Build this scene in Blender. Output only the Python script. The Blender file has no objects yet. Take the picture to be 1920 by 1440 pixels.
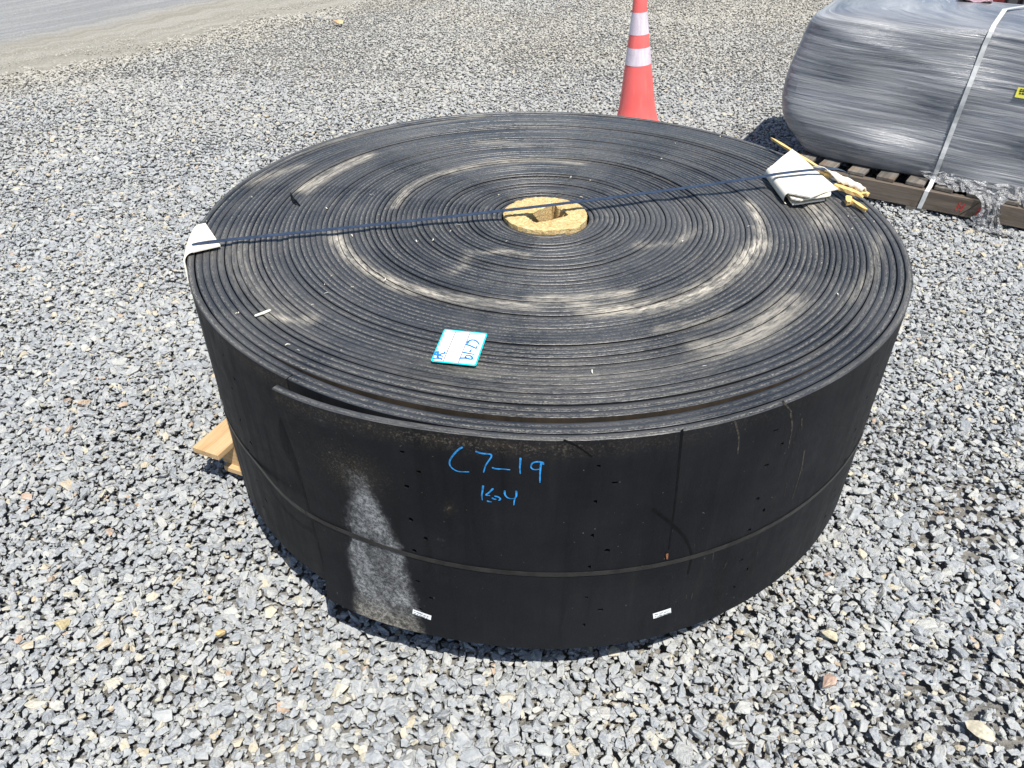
import bpy, bmesh, math, random
import numpy as np
from mathutils import Vector, Matrix

random.seed(7)
rng = np.random.default_rng(11)
D = math.radians
scene = bpy.context.scene
COL = scene.collection

# ------------------------------------------------------------------ camera
F_PX, W_PX, H_PX = 1442.0, 1920.0, 1440.0
CAM = np.array([-0.0449, -1.9776, 1.6348])
PITCH, YAW, ROLL = 0.63576, -0.01989, 0.004054
_f = np.array([math.sin(YAW) * math.cos(PITCH), math.cos(YAW) * math.cos(PITCH), -math.sin(PITCH)])
_r = np.array([math.cos(YAW), -math.sin(YAW), 0.0])
_u = np.cross(_r, _f)
CR = math.cos(ROLL) * _r + math.sin(ROLL) * _u
CU = -math.sin(ROLL) * _r + math.cos(ROLL) * _u
cam = bpy.data.objects.new('camera', bpy.data.cameras.new('camera'))
COL.objects.link(cam)
cam.matrix_world = Matrix(((CR[0], CU[0], -_f[0], CAM[0]), (CR[1], CU[1], -_f[1], CAM[1]),
                           (CR[2], CU[2], -_f[2], CAM[2]), (0, 0, 0, 1)))
cam.data.sensor_width = 36.0
cam.data.lens = 36.0 * F_PX / W_PX
cam.data.clip_start = 0.05
cam.data.clip_end = 2000
scene.camera = cam

# ------------------------------------------------------------------ sky and sun
SUN_XY = np.array([0.45, -0.893]); SUN_XY /= np.hypot(*SUN_XY)
SUN_EL = D(64)
world = bpy.data.worlds.new('World'); scene.world = world
world.use_nodes = True
wn = world.node_tree.nodes
sky = wn.new('ShaderNodeTexSky'); sky.sky_type = 'NISHITA'; sky.sun_disc = False
sky.sun_elevation = SUN_EL; sky.sun_rotation = math.atan2(SUN_XY[0], SUN_XY[1])
sky.air_density = 1.0; sky.dust_density = 0.6; sky.ozone_density = 1.2
wn['Background'].inputs['Strength'].default_value = 0.092
world.node_tree.links.new(sky.outputs['Color'], wn['Background'].inputs['Color'])
sl = bpy.data.lights.new('sun', 'SUN'); sl.energy = 5.0; sl.angle = D(0.53); sl.color = (1.0, 0.955, 0.88)
sun = bpy.data.objects.new('sun', sl); COL.objects.link(sun)
sdir = Vector((SUN_XY[0] * math.cos(SUN_EL), SUN_XY[1] * math.cos(SUN_EL), math.sin(SUN_EL)))
sun.rotation_euler = sdir.to_track_quat('Z', 'Y').to_euler(); sun.location = sdir * 20
vs = scene.view_settings
vs.view_transform = 'Standard'; vs.look = 'None'; vs.exposure = 0.60; vs.gamma = 1.0; vs.use_curve_mapping = False

# ------------------------------------------------------------------ helpers
def ray(px, py):
    return _f + CR * (px - W_PX / 2) / F_PX - CU * (py - H_PX / 2) / F_PX

def on_plane(px, py, z):
    d = ray(px, py); t = (z - CAM[2]) / d[2]; return CAM + d * t

def link(ob, parent=None):
    COL.objects.link(ob)
    if parent is not None:
        ob.parent = parent
    return ob

def tag(o, label, cat, group=None, kind=None):
    if label: o['label'] = label
    if cat: o['category'] = cat
    if group: o['group'] = group
    if kind: o['kind'] = kind
    return o

def empty(name, loc=(0, 0, 0), rz=0.0):
    o = bpy.data.objects.new(name, None); o.location = loc; o.rotation_euler = (0, 0, rz)
    o.empty_display_size = 0.1
    return link(o)

def mesh_obj(name, verts, faces, mats, parent=None, midx=None, smooth=False, fix=True, uv=None, attrs=None):
    me = bpy.data.meshes.new(name)
    me.from_pydata([tuple(v) for v in verts], [], faces)
    for m in (mats if isinstance(mats, (list, tuple)) else [mats]):
        me.materials.append(m)
    if midx is not None:
        me.polygons.foreach_set('material_index', midx)
    if uv is not None:
        l = me.uv_layers.new(name='UVMap')
        l.data.foreach_set('uv', np.asarray(uv, dtype=np.float32).ravel())
    if attrs:
        for k, a in attrs.items():
            at = me.attributes.new(k, 'FLOAT', 'POINT'); at.data.foreach_set('value', np.asarray(a, dtype=np.float32))
    if fix:
        bm = bmesh.new(); bm.from_mesh(me); bmesh.ops.recalc_face_normals(bm, faces=bm.faces); bm.to_mesh(me); bm.free()
    if smooth:
        me.polygons.foreach_set('use_smooth', [True] * len(me.polygons))
    me.update()
    return link(bpy.data.objects.new(name, me), parent)

def box_mesh(name, sx, sy, sz, mat, bevel=0.002, warp=0.0, rnd=None):
    """board with local x as its length, origin at its centre"""
    bm = bmesh.new()
    n = max(1, int(sx / 0.12))
    vs_, rows = [], []
    for i in range(n + 1):
        x = -sx / 2 + sx * i / n
        dz = warp * math.sin(i * 1.3 + (rnd or 0)) if warp else 0
        dy = warp * math.cos(i * 0.9 + (rnd or 0)) if warp else 0
        rows.append([bm.verts.new((x, y + dy, z + dz)) for y, z in ((-sy/2, -sz/2), (sy/2, -sz/2), (sy/2, sz/2), (-sy/2, sz/2))])
    for i in range(n):
        for k in range(4):
            bm.faces.new((rows[i][k], rows[i + 1][k], rows[i + 1][(k + 1) % 4], rows[i][(k + 1) % 4]))
    bm.faces.new(rows[0]); bm.faces.new(rows[-1][::-1])
    bmesh.ops.recalc_face_normals(bm, faces=bm.faces)
    if bevel:
        ed = [e for e in bm.edges if len(e.link_faces) == 2 and e.calc_face_angle(0) > 0.8]
        bmesh.ops.bevel(bm, geom=ed, offset=bevel, segments=1, affect='EDGES')
    me = bpy.data.meshes.new(name); bm.to_mesh(me); bm.free(); me.materials.append(mat)
    return me

def place(name, me, loc, rz, parent=None, rx=0.0, ry=0.0):
    o = bpy.data.objects.new(name, me); o.location = loc; o.rotation_euler = (rx, ry, rz)
    return link(o, parent)

# ------------------------------------------------------------------ node helpers
class NT:
    def __init__(self, name):
        self.m = bpy.data.materials.new(name); self.m.use_nodes = True
        self.t = self.m.node_tree; self.n = self.t.nodes
        self.b = self.n['Principled BSDF']
    def new(self, typ, **kw):
        nd = self.n.new(typ)
        for k, v in kw.items():
            if k.startswith('in_'):
                nd.inputs[k[3:].replace('_', ' ')].default_value = v
            else:
                setattr(nd, k, v)
        return nd
    def l(self, a, b):
        self.t.links.new(a, b)
    def val(self, sock, v):
        if hasattr(v, 'links') or isinstance(v, bpy.types.NodeSocket): self.l(v, sock)
        else: sock.default_value = v
    def math(self, op, a, b=0.0, c=0.0, clamp=False):
        nd = self.n.new('ShaderNodeMath'); nd.operation = op; nd.use_clamp = clamp
        self.val(nd.inputs[0], a); self.val(nd.inputs[1], b); self.val(nd.inputs[2], c)
        return nd.outputs[0]
    def mix(self, fac, a, b, blend='MIX'):
        nd = self.n.new('ShaderNodeMix'); nd.data_type = 'RGBA'; nd.blend_type = blend
        self.val(nd.inputs[0], fac)
        for s, v in ((nd.inputs[6], a), (nd.inputs[7], b)):
            self.val(s, v if isinstance(v, bpy.types.NodeSocket) else (*v, 1.0))
        return nd.outputs[2]
    def coord(self, kind='Object', scale=(1, 1, 1), loc=(0, 0, 0)):
        tc = self.n.new('ShaderNodeTexCoord'); mp = self.n.new('ShaderNodeMapping')
        mp.inputs['Scale'].default_value = scale; mp.inputs['Location'].default_value = loc
        self.l(tc.outputs[kind], mp.inputs['Vector']); return mp.outputs[0]
    def noise(self, vec=None, scale=5.0, detail=4.0, rough=0.55, dist=0.0):
        nd = self.n.new('ShaderNodeTexNoise'); nd.inputs['Scale'].default_value = scale
        nd.inputs['Detail'].default_value = detail; nd.inputs['Roughness'].default_value = rough
        nd.inputs['Distortion'].default_value = dist
        if vec is not None: self.l(vec, nd.inputs['Vector'])
        return nd.outputs['Fac']
    def ramp(self, fac, stops, interp='LINEAR'):
        nd = self.n.new('ShaderNodeValToRGB'); nd.color_ramp.interpolation = interp
        e = nd.color_ramp.elements
        while len(e) < len(stops): e.new(0.5)
        for el, (p, c) in zip(e, stops):
            el.position = p; el.color = (*c, 1.0) if not isinstance(c, (int, float)) else (c, c, c, 1.0)
        self.l(fac, nd.inputs[0]); return nd.outputs[0]
    def step(self, v, lo, hi):
        nd = self.n.new('ShaderNodeMapRange'); nd.interpolation_type = 'SMOOTHSTEP'
        self.val(nd.inputs['Value'], v); nd.inputs['From Min'].default_value = lo; nd.inputs['From Max'].default_value = hi
        return nd.outputs[0]
    def attr(self, name, typ='GEOMETRY'):
        nd = self.n.new('ShaderNodeAttribute'); nd.attribute_name = name; nd.attribute_type = typ; return nd
    def bump(self, h, strength=0.3, dist=0.002):
        nd = self.n.new('ShaderNodeBump'); nd.inputs['Strength'].default_value = strength
        nd.inputs['Distance'].default_value = dist; self.l(h, nd.inputs['Height']); self.l(nd.outputs[0], self.b.inputs['Normal'])
    def out(self, color=None, rough=None, spec=None):
        if color is not None: self.val(self.b.inputs['Base Color'], color if isinstance(color, bpy.types.NodeSocket) else (*color, 1))
        if rough is not None: self.val(self.b.inputs['Roughness'], rough)
        if spec is not None: self.val(self.b.inputs['Specular IOR Level'], spec)
        return self.m

def plain(name, color, rough=0.6, spec=0.4, metal=0.0, var=0.12, scale=30):
    t = NT(name); n = t.noise(t.coord(), scale, 5)
    c = t.mix(t.step(n, 0.3, 0.7), tuple(x * (1 - var) for x in color), tuple(min(1, x * (1 + var)) for x in color))
    t.b.inputs['Metallic'].default_value = metal
    return t.out(c, rough, spec)

# ------------------------------------------------------------------ materials
def mat_stone():
    t = NT('crushed_stone')
    tint = t.attr('tint', 'INSTANCER').outputs['Fac']; dust = t.attr('dust', 'INSTANCER').outputs['Fac']
    c = t.ramp(tint, [(0.0, (0.184, 0.202, 0.228)), (0.16, (0.240, 0.262, 0.289)), (0.40, (0.305, 0.328, 0.352)), (0.64, (0.365, 0.381, 0.385)),
                      (0.82, (0.442, 0.444, 0.419)), (0.90, (0.513, 0.506, 0.448)), (0.94, (0.502, 0.455, 0.343)), (0.975, (0.483, 0.393, 0.264)), (0.995, (0.422, 0.295, 0.211))])
    co = t.coord('Object')
    n = t.noise(co, 3.4, 6, 0.68)
    c = t.mix(t.math('MULTIPLY', t.step(n, 0.40, 0.70), 0.75), c, (0.472, 0.474, 0.454))
    c = t.mix(t.math('MULTIPLY', t.step(n, 0.46, 0.30), 0.35), c, (0.199, 0.213, 0.228))
    c = t.mix(t.math('MULTIPLY', dust, 0.8), c, (0.417, 0.393, 0.338))
    t.bump(n, 0.45, 0.07)
    return t.out(c, 0.85, 0.25)

def mat_ground():
    t = NT('gravel_fines')
    co = t.coord('Object')
    big = t.noise(co, 0.55, 4); fine = t.noise(co, 70, 6, 0.7); vor = t.new('ShaderNodeTexVoronoi', in_Scale=38.0)
    t.l(co, vor.inputs['Vector'])
    c = t.mix(t.step(fine, 0.35, 0.7), (0.17, 0.17, 0.168), (0.32, 0.315, 0.295))
    c = t.mix(t.step(big, 0.5, 0.7), c, (0.33, 0.305, 0.26))
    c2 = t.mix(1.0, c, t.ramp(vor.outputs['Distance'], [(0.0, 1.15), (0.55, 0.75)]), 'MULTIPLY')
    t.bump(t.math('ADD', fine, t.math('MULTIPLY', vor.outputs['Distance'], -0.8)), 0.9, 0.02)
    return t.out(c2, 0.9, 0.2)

def mat_road():
    t = NT('packed_road_dust')
    uv = t.new('ShaderNodeTexCoord').outputs['UV']; sep = t.new('ShaderNodeSeparateXYZ'); t.l(uv, sep.inputs[0])
    co = t.coord('Object')
    wob = t.math('MULTIPLY', t.math('SUBTRACT', t.noise(co, 1.1, 4), 0.5), 0.9)
    d = t.math('ADD', sep.outputs[0], wob)
    band = t.step(d, 0.75, 1.35)
    st = t.noise(t.coord('UV', (9, 0.5, 1)), 1.0, 4)
    tan = t.mix(t.step(st, 0.35, 0.65), (0.275, 0.260, 0.222), (0.345, 0.328, 0.288))
    gre = t.mix(t.step(st, 0.35, 0.65), (0.245, 0.25, 0.252), (0.305, 0.308, 0.305))
    c = t.mix(band, tan, gre)
    fine = t.noise(co, 60, 6, 0.75)
    c = t.mix(1.0, c, t.ramp(fine, [(0.30, 0.45), (0.46, 0.95), (0.72, 1.2)]), 'MULTIPLY')
    t.bump(fine, 0.9, 0.02)
    return t.out(c, 0.92, 0.15)

def rubber_common(t, co):
    sx = t.new('ShaderNodeSeparateXYZ'); t.l(co, sx.inputs[0])
    r = t.math('SQRT', t.math('ADD', t.math('MULTIPLY', sx.outputs[0], sx.outputs[0]), t.math('MULTIPLY', sx.outputs[1], sx.outputs[1])))
    cx = t.math('DIVIDE', sx.outputs[0], r); cy = t.math('DIVIDE', sx.outputs[1], r)
    return sx, r, cx, cy

def mat_belt_edge():
    t = NT('belt_cut_edge')
    tc = t.new('ShaderNodeTexCoord')
    sx, r, cx, cy = rubber_common(t, tc.outputs['Object'])
    cmb = t.new('ShaderNodeCombineXYZ'); t.l(t.math('MULTIPLY', cx, 2.4), cmb.inputs[0]); t.l(t.math('MULTIPLY', cy, 2.4), cmb.inputs[1]); t.l(t.math('MULTIPLY', r, 48.0), cmb.inputs[2])
    streak = t.noise(cmb.outputs[0], 1.0, 6, 0.62)
    cmb2 = t.new('ShaderNodeCombineXYZ'); t.l(t.math('MULTIPLY', cx, 14), cmb2.inputs[0]); t.l(t.math('MULTIPLY', cy, 14), cmb2.inputs[1]); t.l(t.math('MULTIPLY', r, 130.0), cmb2.inputs[2])
    fine = t.noise(cmb2.outputs[0], 1.0, 5, 0.7)
    patch = t.noise(tc.outputs['Object'], 3.2, 4)
    speck = t.noise(tc.outputs['Object'], 240, 3, 0.7)
    uvs = t.new('ShaderNodeSeparateXYZ'); t.l(tc.outputs['UV'], uvs.inputs[0])
    u, v = uvs.outputs[0], uvs.outputs[1]
    # woven carcass plies showing in the cut edge
    wv = t.math('ABSOLUTE', t.math('SUBTRACT', v, 0.64))
    ply = t.math('SUBTRACT', 1.0, t.step(wv, 0.09, 0.24))
    ply2 = t.math('SUBTRACT', 1.0, t.step(t.math('ABSOLUTE', t.math('SUBTRACT', v, 0.36)), 0.03, 0.10))
    dash = t.step(t.noise(t.coord('UV', (210, 6, 1)), 1.0, 2), 0.45, 0.56)
    dashn = t.step(t.noise(t.coord('UV', (60, 5, 1)), 1.0, 4, 0.7), 0.34, 0.60)
    vis = t.step(t.noise(cmb.outputs[0], 0.55, 3), 0.32, 0.68)
    fib = t.math('MULTIPLY', t.math('MULTIPLY', ply, dashn), t.math('ADD', t.math('MULTIPLY', dash, 0.8), 0.2))
    fib = t.math('ADD', t.math('MULTIPLY', fib, t.math('ADD', t.math('MULTIPLY', vis, 0.7), 0.3)), t.math('MULTIPLY', t.math('MULTIPLY', ply2, dashn), 0.16), clamp=True)
    base = t.mix(t.step(patch, 0.35, 0.68), (0.010, 0.012, 0.016), (0.024, 0.027, 0.033))
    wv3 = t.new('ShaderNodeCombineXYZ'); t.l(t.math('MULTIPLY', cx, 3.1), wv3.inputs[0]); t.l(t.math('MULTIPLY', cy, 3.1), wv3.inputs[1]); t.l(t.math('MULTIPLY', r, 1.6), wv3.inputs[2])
    base = t.mix(t.math('MULTIPLY', t.step(t.noise(wv3.outputs[0], 1.0, 3, 0.45), 0.44, 0.58), 0.45), base, (0.060, 0.060, 0.062))  # broad radial sheen bands and dusty film, painted into the base colour
    base = t.mix(t.math('MULTIPLY', t.step(fine, 0.5, 0.75), 0.35), base, (0.070, 0.071, 0.072))
    c = t.mix(t.math('MULTIPLY', fib, 0.80), base, (0.30, 0.285, 0.245))
    d = t.attr('dust').outputs['Fac']
    amb = t.math('MULTIPLY', t.step(streak, 0.55, 0.78), 0.15)
    dm = t.math('MULTIPLY', d, t.math('ADD', t.math('MULTIPLY', t.step(fine, 0.38, 0.60), 0.80), 0.20))
    dm = t.math('ADD', t.math('MULTIPLY', dm, t.math('ADD', t.math('MULTIPLY', t.step(streak, 0.34, 0.58), 0.62), 0.38)), amb, clamp=True)
    c = t.mix(t.math('MULTIPLY', dm, 0.95), c, (0.50, 0.46, 0.385))
    c = t.mix(t.math('MULTIPLY', t.step(speck, 0.70, 0.78), 0.5), c, (0.40, 0.35, 0.27))
    t.bump(t.math('ADD', fine, t.math('MULTIPLY', fib, 0.8)), 0.35, 0.003)
    tg = t.new('ShaderNodeTangent', direction_type='RADIAL', axis='Z'); t.l(tg.outputs[0], t.b.inputs['Tangent'])
    t.b.inputs['Anisotropic'].default_value = 0.7
    return t.out(c, t.math('ADD', 0.40, t.math('MULTIPLY', dm, 0.45)), 0.6)

def mat_belt_face():
    t = NT('belt_rubber_face')
    tc = t.new('ShaderNodeTexCoord')
    sx, r, cx, cy = rubber_common(t, tc.outputs['Object'])
    cmb = t.new('ShaderNodeCombineXYZ'); t.l(t.math('MULTIPLY', cx, 26), cmb.inputs[0]); t.l(t.math('MULTIPLY', cy, 26), cmb.inputs[1]); t.l(t.math('MULTIPLY', sx.outputs[2], 2.2), cmb.inputs[2])
    vert = t.noise(cmb.outputs[0], 1.0, 5, 0.6)
    big = t.noise(tc.outputs['Object'], 4.0, 5, 0.6)
    fine = t.noise(tc.outputs['Object'], 190, 4, 0.75)
    mid = t.noise(tc.outputs['Object'], 22, 6, 0.72)
    c = t.mix(t.step(big, 0.32, 0.7), (0.0068, 0.0078, 0.0100), (0.0125, 0.0134, 0.0158))
    c = t.mix(t.math('MULTIPLY', t.step(vert, 0.52, 0.80), 0.35), c, (0.026, 0.024, 0.022))
    c = t.mix(t.math('MULTIPLY', t.step(vert, 0.50, 0.30), 0.5), c, (0.004, 0.004, 0.005))
    sf = t.attr('scuff').outputs['Fac']; du = t.attr('dust').outputs['Fac']
    sp = t.step(t.noise(tc.outputs['Object'], 95, 8, 0.9), 0.42, 0.62)
    edge = t.step(t.math('ADD', sf, t.math('MULTIPLY', t.math('SUBTRACT', mid, 0.5), 0.9)), 0.30, 0.85)
    scm = t.math('MULTIPLY', edge, t.math('MULTIPLY', t.math('ADD', t.math('MULTIPLY', sp, 0.8), 0.12), t.math('ADD', t.math('MULTIPLY', t.step(t.noise(tc.outputs['Object'], 11, 5, 0.6), 0.35, 0.62), 0.65), 0.35)))
    c = t.mix(scm, c, t.mix(t.step(sx.outputs[2], 0.24, 0.14), (0.40, 0.41, 0.42), (0.38, 0.355, 0.305)))
    c = t.mix(t.math('MULTIPLY', t.attr('grime').outputs['Fac'], t.math('ADD', t.math('MULTIPLY', t.step(vert, 0.3, 0.7), 0.4), 0.4)), c, (0.060, 0.046, 0.032))
    dsp = t.math('MULTIPLY', du, t.step(fine, 0.50, 0.68))
    c = t.mix(t.math('MULTIPLY', dsp, 0.7), c, (0.30, 0.26, 0.20))
    c = t.mix(t.math('MULTIPLY', t.math('MULTIPLY', du, t.step(mid, 0.3, 0.65)), 0.42), c, (0.10, 0.075, 0.050))
    c = t.mix(t.math('MULTIPLY', t.step(t.noise(tc.outputs['Object'], 130, 2, 0.5), 0.745, 0.78), 0.45), c, (0.22, 0.21, 0.19))
    t.bump(t.math('ADD', fine, t.math('MULTIPLY', mid, 1.2)), 0.28, 0.0015)
    rough = t.math('ADD', t.math('ADD', t.math('MULTIPLY', t.step(mid, 0.3, 0.7), 0.10), t.math('MULTIPLY', t.step(vert, 0.35, 0.65), 0.12)), 0.46)
    return t.out(c, t.math('ADD', rough, t.math('MULTIPLY', scm, 0.3)), 0.13)

def mat_wood(name, dark, light, gain=1.0, rough=0.75, stain=None):
    t = NT(name)
    oi = t.new('ShaderNodeObjectInfo'); tc = t.new('ShaderNodeTexCoord')
    off = t.new('ShaderNodeVectorMath', operation='ADD'); sc = t.new('ShaderNodeVectorMath', operation='SCALE')
    t.l(oi.outputs['Random'], sc.inputs['Scale']); sc.inputs[0].default_value = (7.1, 3.3, 5.7)
    t.l(tc.outputs['Object'], off.inputs[0]); t.l(sc.outputs[0], off.inputs[1])
    mp = t.new('ShaderNodeMapping'); mp.inputs['Scale'].default_value = (2.2, 34, 34); t.l(off.outputs[0], mp.inputs['Vector'])
    g = t.noise(mp.outputs[0], 1.0, 6, 0.65, 0.8)
    mp2 = t.new('ShaderNodeMapping'); mp2.inputs['Scale'].default_value = (8, 220, 220); t.l(off.outputs[0], mp2.inputs['Vector'])
    g2 = t.noise(mp2.outputs[0], 1.0, 4, 0.7)
    c = t.mix(t.step(g, 0.28, 0.72), dark, light)
    c = t.mix(t.math('MULTIPLY', t.step(g2, 0.48, 0.72), 0.4), c, tuple(x * 0.62 for x in dark))
    if stain:
        c = t.mix(t.math('MULTIPLY', t.step(t.noise(off.outputs[0], 7, 4), 0.5, 0.72), 0.7), c, stain)
    vr = t.math('ADD', t.math('MULTIPLY', oi.outputs['Random'], 0.3), 0.85)
    cc = t.new('ShaderNodeCombineColor'); [t.l(vr, cc.inputs[i]) for i in range(3)]
    c = t.mix(1.0, c, cc.outputs[0], 'MULTIPLY')
    t.bump(t.math('ADD', g, g2), 0.35, 0.003)
    return t.out(c, rough, 0.25)

def mat_core():
    t = NT('pressed_fibre_board'); co = t.coord('Object')
    n = t.noise(co, 150, 5, 0.75); n2 = t.noise(co, 28, 5); 
    mp = t.noise(t.coord('Object', (60, 260, 120)), 1.0, 4, 0.7, 1.2)
    c = t.mix(t.step(n, 0.3, 0.72), (0.46, 0.31, 0.125), (0.80, 0.62, 0.33))
    c = t.mix(t.math('MULTIPLY', t.step(n2, 0.48, 0.72), 0.5), c, (0.80, 0.64, 0.37))
    c = t.mix(t.math('MULTIPLY', t.step(mp, 0.58, 0.75), 0.6), c, (0.27, 0.14, 0.05))
    t.bump(t.math('ADD', n, mp), 0.8, 0.006)
    return t.out(c, 0.9, 0.1)

def mat_cone():
    t = NT('cone_plastic'); co = t.coord('Object')
    n = t.noise(co, 6, 5); s = t.noise(t.coord('Object', (40, 40, 3)), 1.0, 5)
    c = t.mix(t.step(n, 0.3, 0.7), (0.80, 0.125, 0.115), (0.86, 0.155, 0.145))
    c = t.mix(t.math('MULTIPLY', t.step(s, 0.52, 0.8), 0.35), c, (0.88, 0.30, 0.25))
    c = t.mix(t.math('MULTIPLY', t.step(t.noise(co, 38, 6, 0.75), 0.60, 0.76), 0.45), c, (0.36, 0.17, 0.13))
    return t.out(c, 0.42, 0.5)

def mat_band():
    t = NT('reflective_sheeting')
    n = t.noise(t.coord('Object', (60, 60, 4)), 1.0, 4); n2 = t.noise(t.coord(), 260, 2)
    c = t.mix(t.step(n, 0.35, 0.7), (0.62, 0.53, 0.60), (0.74, 0.67, 0.73))
    c = t.mix(t.math('MULTIPLY', t.step(n2, 0.6, 0.75), 0.3), c, (0.5, 0.42, 0.5))
    c = t.mix(t.math('MULTIPLY', t.step(t.noise(t.coord(), 24, 6, 0.75), 0.56, 0.72), 0.5), c, (0.36, 0.31, 0.32))
    return t.out(c, 0.35, 0.6)

def mat_film():
    t = NT('stretch_film')
    co = t.coord('Object')
    wob = t.new('ShaderNodeVectorMath', operation='ADD')
    sep = t.new('ShaderNodeSeparateXYZ'); t.l(co, sep.inputs[0])
    # the wraps dip a little towards the front right
    z2 = t.math('ADD', sep.outputs[2], t.math('MULTIPLY', sep.outputs[0], 0.045))
    lo = t.noise(co, 1.6, 4)
    z3 = t.math('ADD', z2, t.math('MULTIPLY', t.math('SUBTRACT', lo, 0.5), 0.022))
    cmb = t.new('ShaderNodeCombineXYZ')
    t.l(t.math('MULTIPLY', sep.outputs[0], 0.9), cmb.inputs[0]); t.l(t.math('MULTIPLY', sep.outputs[1], 0.9), cmb.inputs[1]); t.l(t.math('MULTIPLY', z3, 46.0), cmb.inputs[2])
    s1 = t.noise(cmb.outputs[0], 1.0, 8, 0.66)
    cmb2 = t.new('ShaderNodeCombineXYZ')
    t.l(t.math('MULTIPLY', sep.outputs[0], 3.0), cmb2.inputs[0]); t.l(t.math('MULTIPLY', sep.outputs[1], 3.0), cmb2.inputs[1]); t.l(t.math('MULTIPLY', z3, 190.0), cmb2.inputs[2])
    s2 = t.noise(cmb2.outputs[0], 1.0, 6, 0.7)
    blot = t.noise(co, 3.2, 4)
    c = t.ramp(s1, [(0.30, (0.065, 0.076, 0.105)), (0.43, (0.155, 0.166, 0.19)), (0.55, (0.25, 0.256, 0.27)), (0.68, (0.42, 0.425, 0.44))])
    c = t.mix(t.math('MULTIPLY', t.step(s2, 0.52, 0.78), 0.55), c, (0.42, 0.43, 0.45))
    c = t.mix(t.math('MULTIPLY', t.step(s2, 0.44, 0.26), 0.5), c, (0.045, 0.05, 0.06))
    c = t.mix(t.math('MULTIPLY', t.step(blot, 0.5, 0.72), 0.45), c, (0.21, 0.21, 0.212))
    c = t.mix(t.math('MULTIPLY', t.step(t.noise(co, 2.1, 3), 0.5, 0.70), 0.5), c, (0.075, 0.10, 0.16))
    cmb3 = t.new('ShaderNodeCombineXYZ')
    t.l(t.math('MULTIPLY', sep.outputs[0], 2.0), cmb3.inputs[0]); t.l(t.math('MULTIPLY', sep.outputs[1], 2.0), cmb3.inputs[1]); t.l(t.math('MULTIPLY', z3, 330.0), cmb3.inputs[2])
    s3 = t.noise(cmb3.outputs[0], 1.0, 4, 0.65)
    c = t.mix(t.math('MULTIPLY', t.step(s3, 0.60, 0.74), 0.7), c, (0.50, 0.51, 0.53))  # glints of film wrinkles put into the colour as thin bright streaks
    c = t.mix(t.math('MULTIPLY', t.step(s3, 0.40, 0.27), 0.6), c, (0.06, 0.065, 0.08))
    t.bump(t.math('ADD', s1, t.math('MULTIPLY', t.math('ADD', s2, s3), 0.5)), 0.5, 0.012)
    return t.out(c, 0.30, 0.7)

def mat_loose_film():
    t = NT('crumpled_film')
    co = t.coord(); n = t.noise(co, 45, 5, 0.65, 1.0)
    c = t.mix(t.step(n, 0.35, 0.65), (0.10, 0.105, 0.11), (0.46, 0.47, 0.49))
    t.b.inputs['Alpha'].default_value = 0.62
    t.bump(n, 0.8, 0.01)
    return t.out(c, 0.18, 0.7)

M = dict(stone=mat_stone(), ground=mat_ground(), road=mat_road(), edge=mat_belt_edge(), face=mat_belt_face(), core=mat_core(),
         pine=mat_wood('fresh_pine', (0.42, 0.27, 0.13), (0.56, 0.39, 0.22)),
         splinter=mat_wood('split_pine', (0.58, 0.36, 0.12), (0.78, 0.55, 0.24)),
         grey_wood=mat_wood('weathered_board', (0.085, 0.078, 0.070), (0.19, 0.175, 0.155), stain=(0.16, 0.10, 0.06)),
         brown_wood=mat_wood('stringer_board', (0.085, 0.067, 0.053), (0.175, 0.145, 0.118), stain=(0.085, 0.058, 0.04)),
         cone=mat_cone(), band=mat_band(), film=mat_film(), tail=mat_loose_film(),
         blue_steel=plain('blued_steel_strap', (0.055, 0.078, 0.125), 0.28, 0.6, 0.5, 0.25, 60),
         dark_steel=plain('dark_steel_strap', (0.019, 0.0185, 0.018), 0.42, 0.3, 0.0, 0.4, 25),
         card=plain('edge_card', (0.70, 0.665, 0.58), 0.8, 0.2, 0.0, 0.06, 25),
         canvas=plain('folded_canvas', (0.70, 0.655, 0.55), 0.85, 0.2, 0.0, 0.15, 40),
         paper=plain('label_paper', (0.82, 0.84, 0.86), 0.55, 0.4, 0.0, 0.03, 20),
         cyan=plain('turquoise_print', (0.0, 0.56, 0.66), 0.5, 0.4, 0.0, 0.04, 20),
         ink=plain('blue_marker', (0.015, 0.17, 0.56), 0.5, 0.4, 0.0, 0.15, 90),
         marker=plain('light_blue_paint_marker', (0.02, 0.21, 0.52), 0.45, 0.4, 0.0, 0.5, 120),
         print=plain('grey_print', (0.20, 0.20, 0.21), 0.6, 0.3, 0.0, 0.05, 40),
         white_strap=plain('white_strapping', (0.52, 0.53, 0.53), 0.4, 0.5, 0.0, 0.12, 35),
         yellow=plain('yellow_sticker', (0.75, 0.70, 0.10), 0.5, 0.4, 0.0, 0.05, 40),
         black=plain('black_print', (0.02, 0.02, 0.02), 0.6, 0.3, 0.0, 0.1, 40),
         red_ink=plain('red_stencil', (0.30, 0.045, 0.04), 0.7, 0.2, 0.0, 0.5, 120),
         rust=plain('rusty_brown_steel', (0.20, 0.075, 0.03), 0.75, 0.3, 0.0, 0.45, 7),
         post=plain('dark_grey_paint', (0.055, 0.055, 0.06), 0.6, 0.4, 0.0, 0.3, 9),
         redpaint=plain('dull_red_paint', (0.17, 0.025, 0.03), 0.55, 0.4, 0.0, 0.3, 9),
         pouch=plain('pink_plastic_pouch', (0.42, 0.27, 0.30), 0.3, 0.5, 0.0, 0.25, 30),
         rustspot=plain('rust_spot', (0.22, 0.095, 0.05), 0.8, 0.2, 0.0, 0.4, 300),
         soot=plain('black_streak', (0.0052, 0.0056, 0.0066), 0.55, 0.09, 0.0, 0.2, 60),
         scrape=plain('grey_scrape', (0.042, 0.037, 0.032), 0.75, 0.15, 0.0, 0.6, 120))

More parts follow.
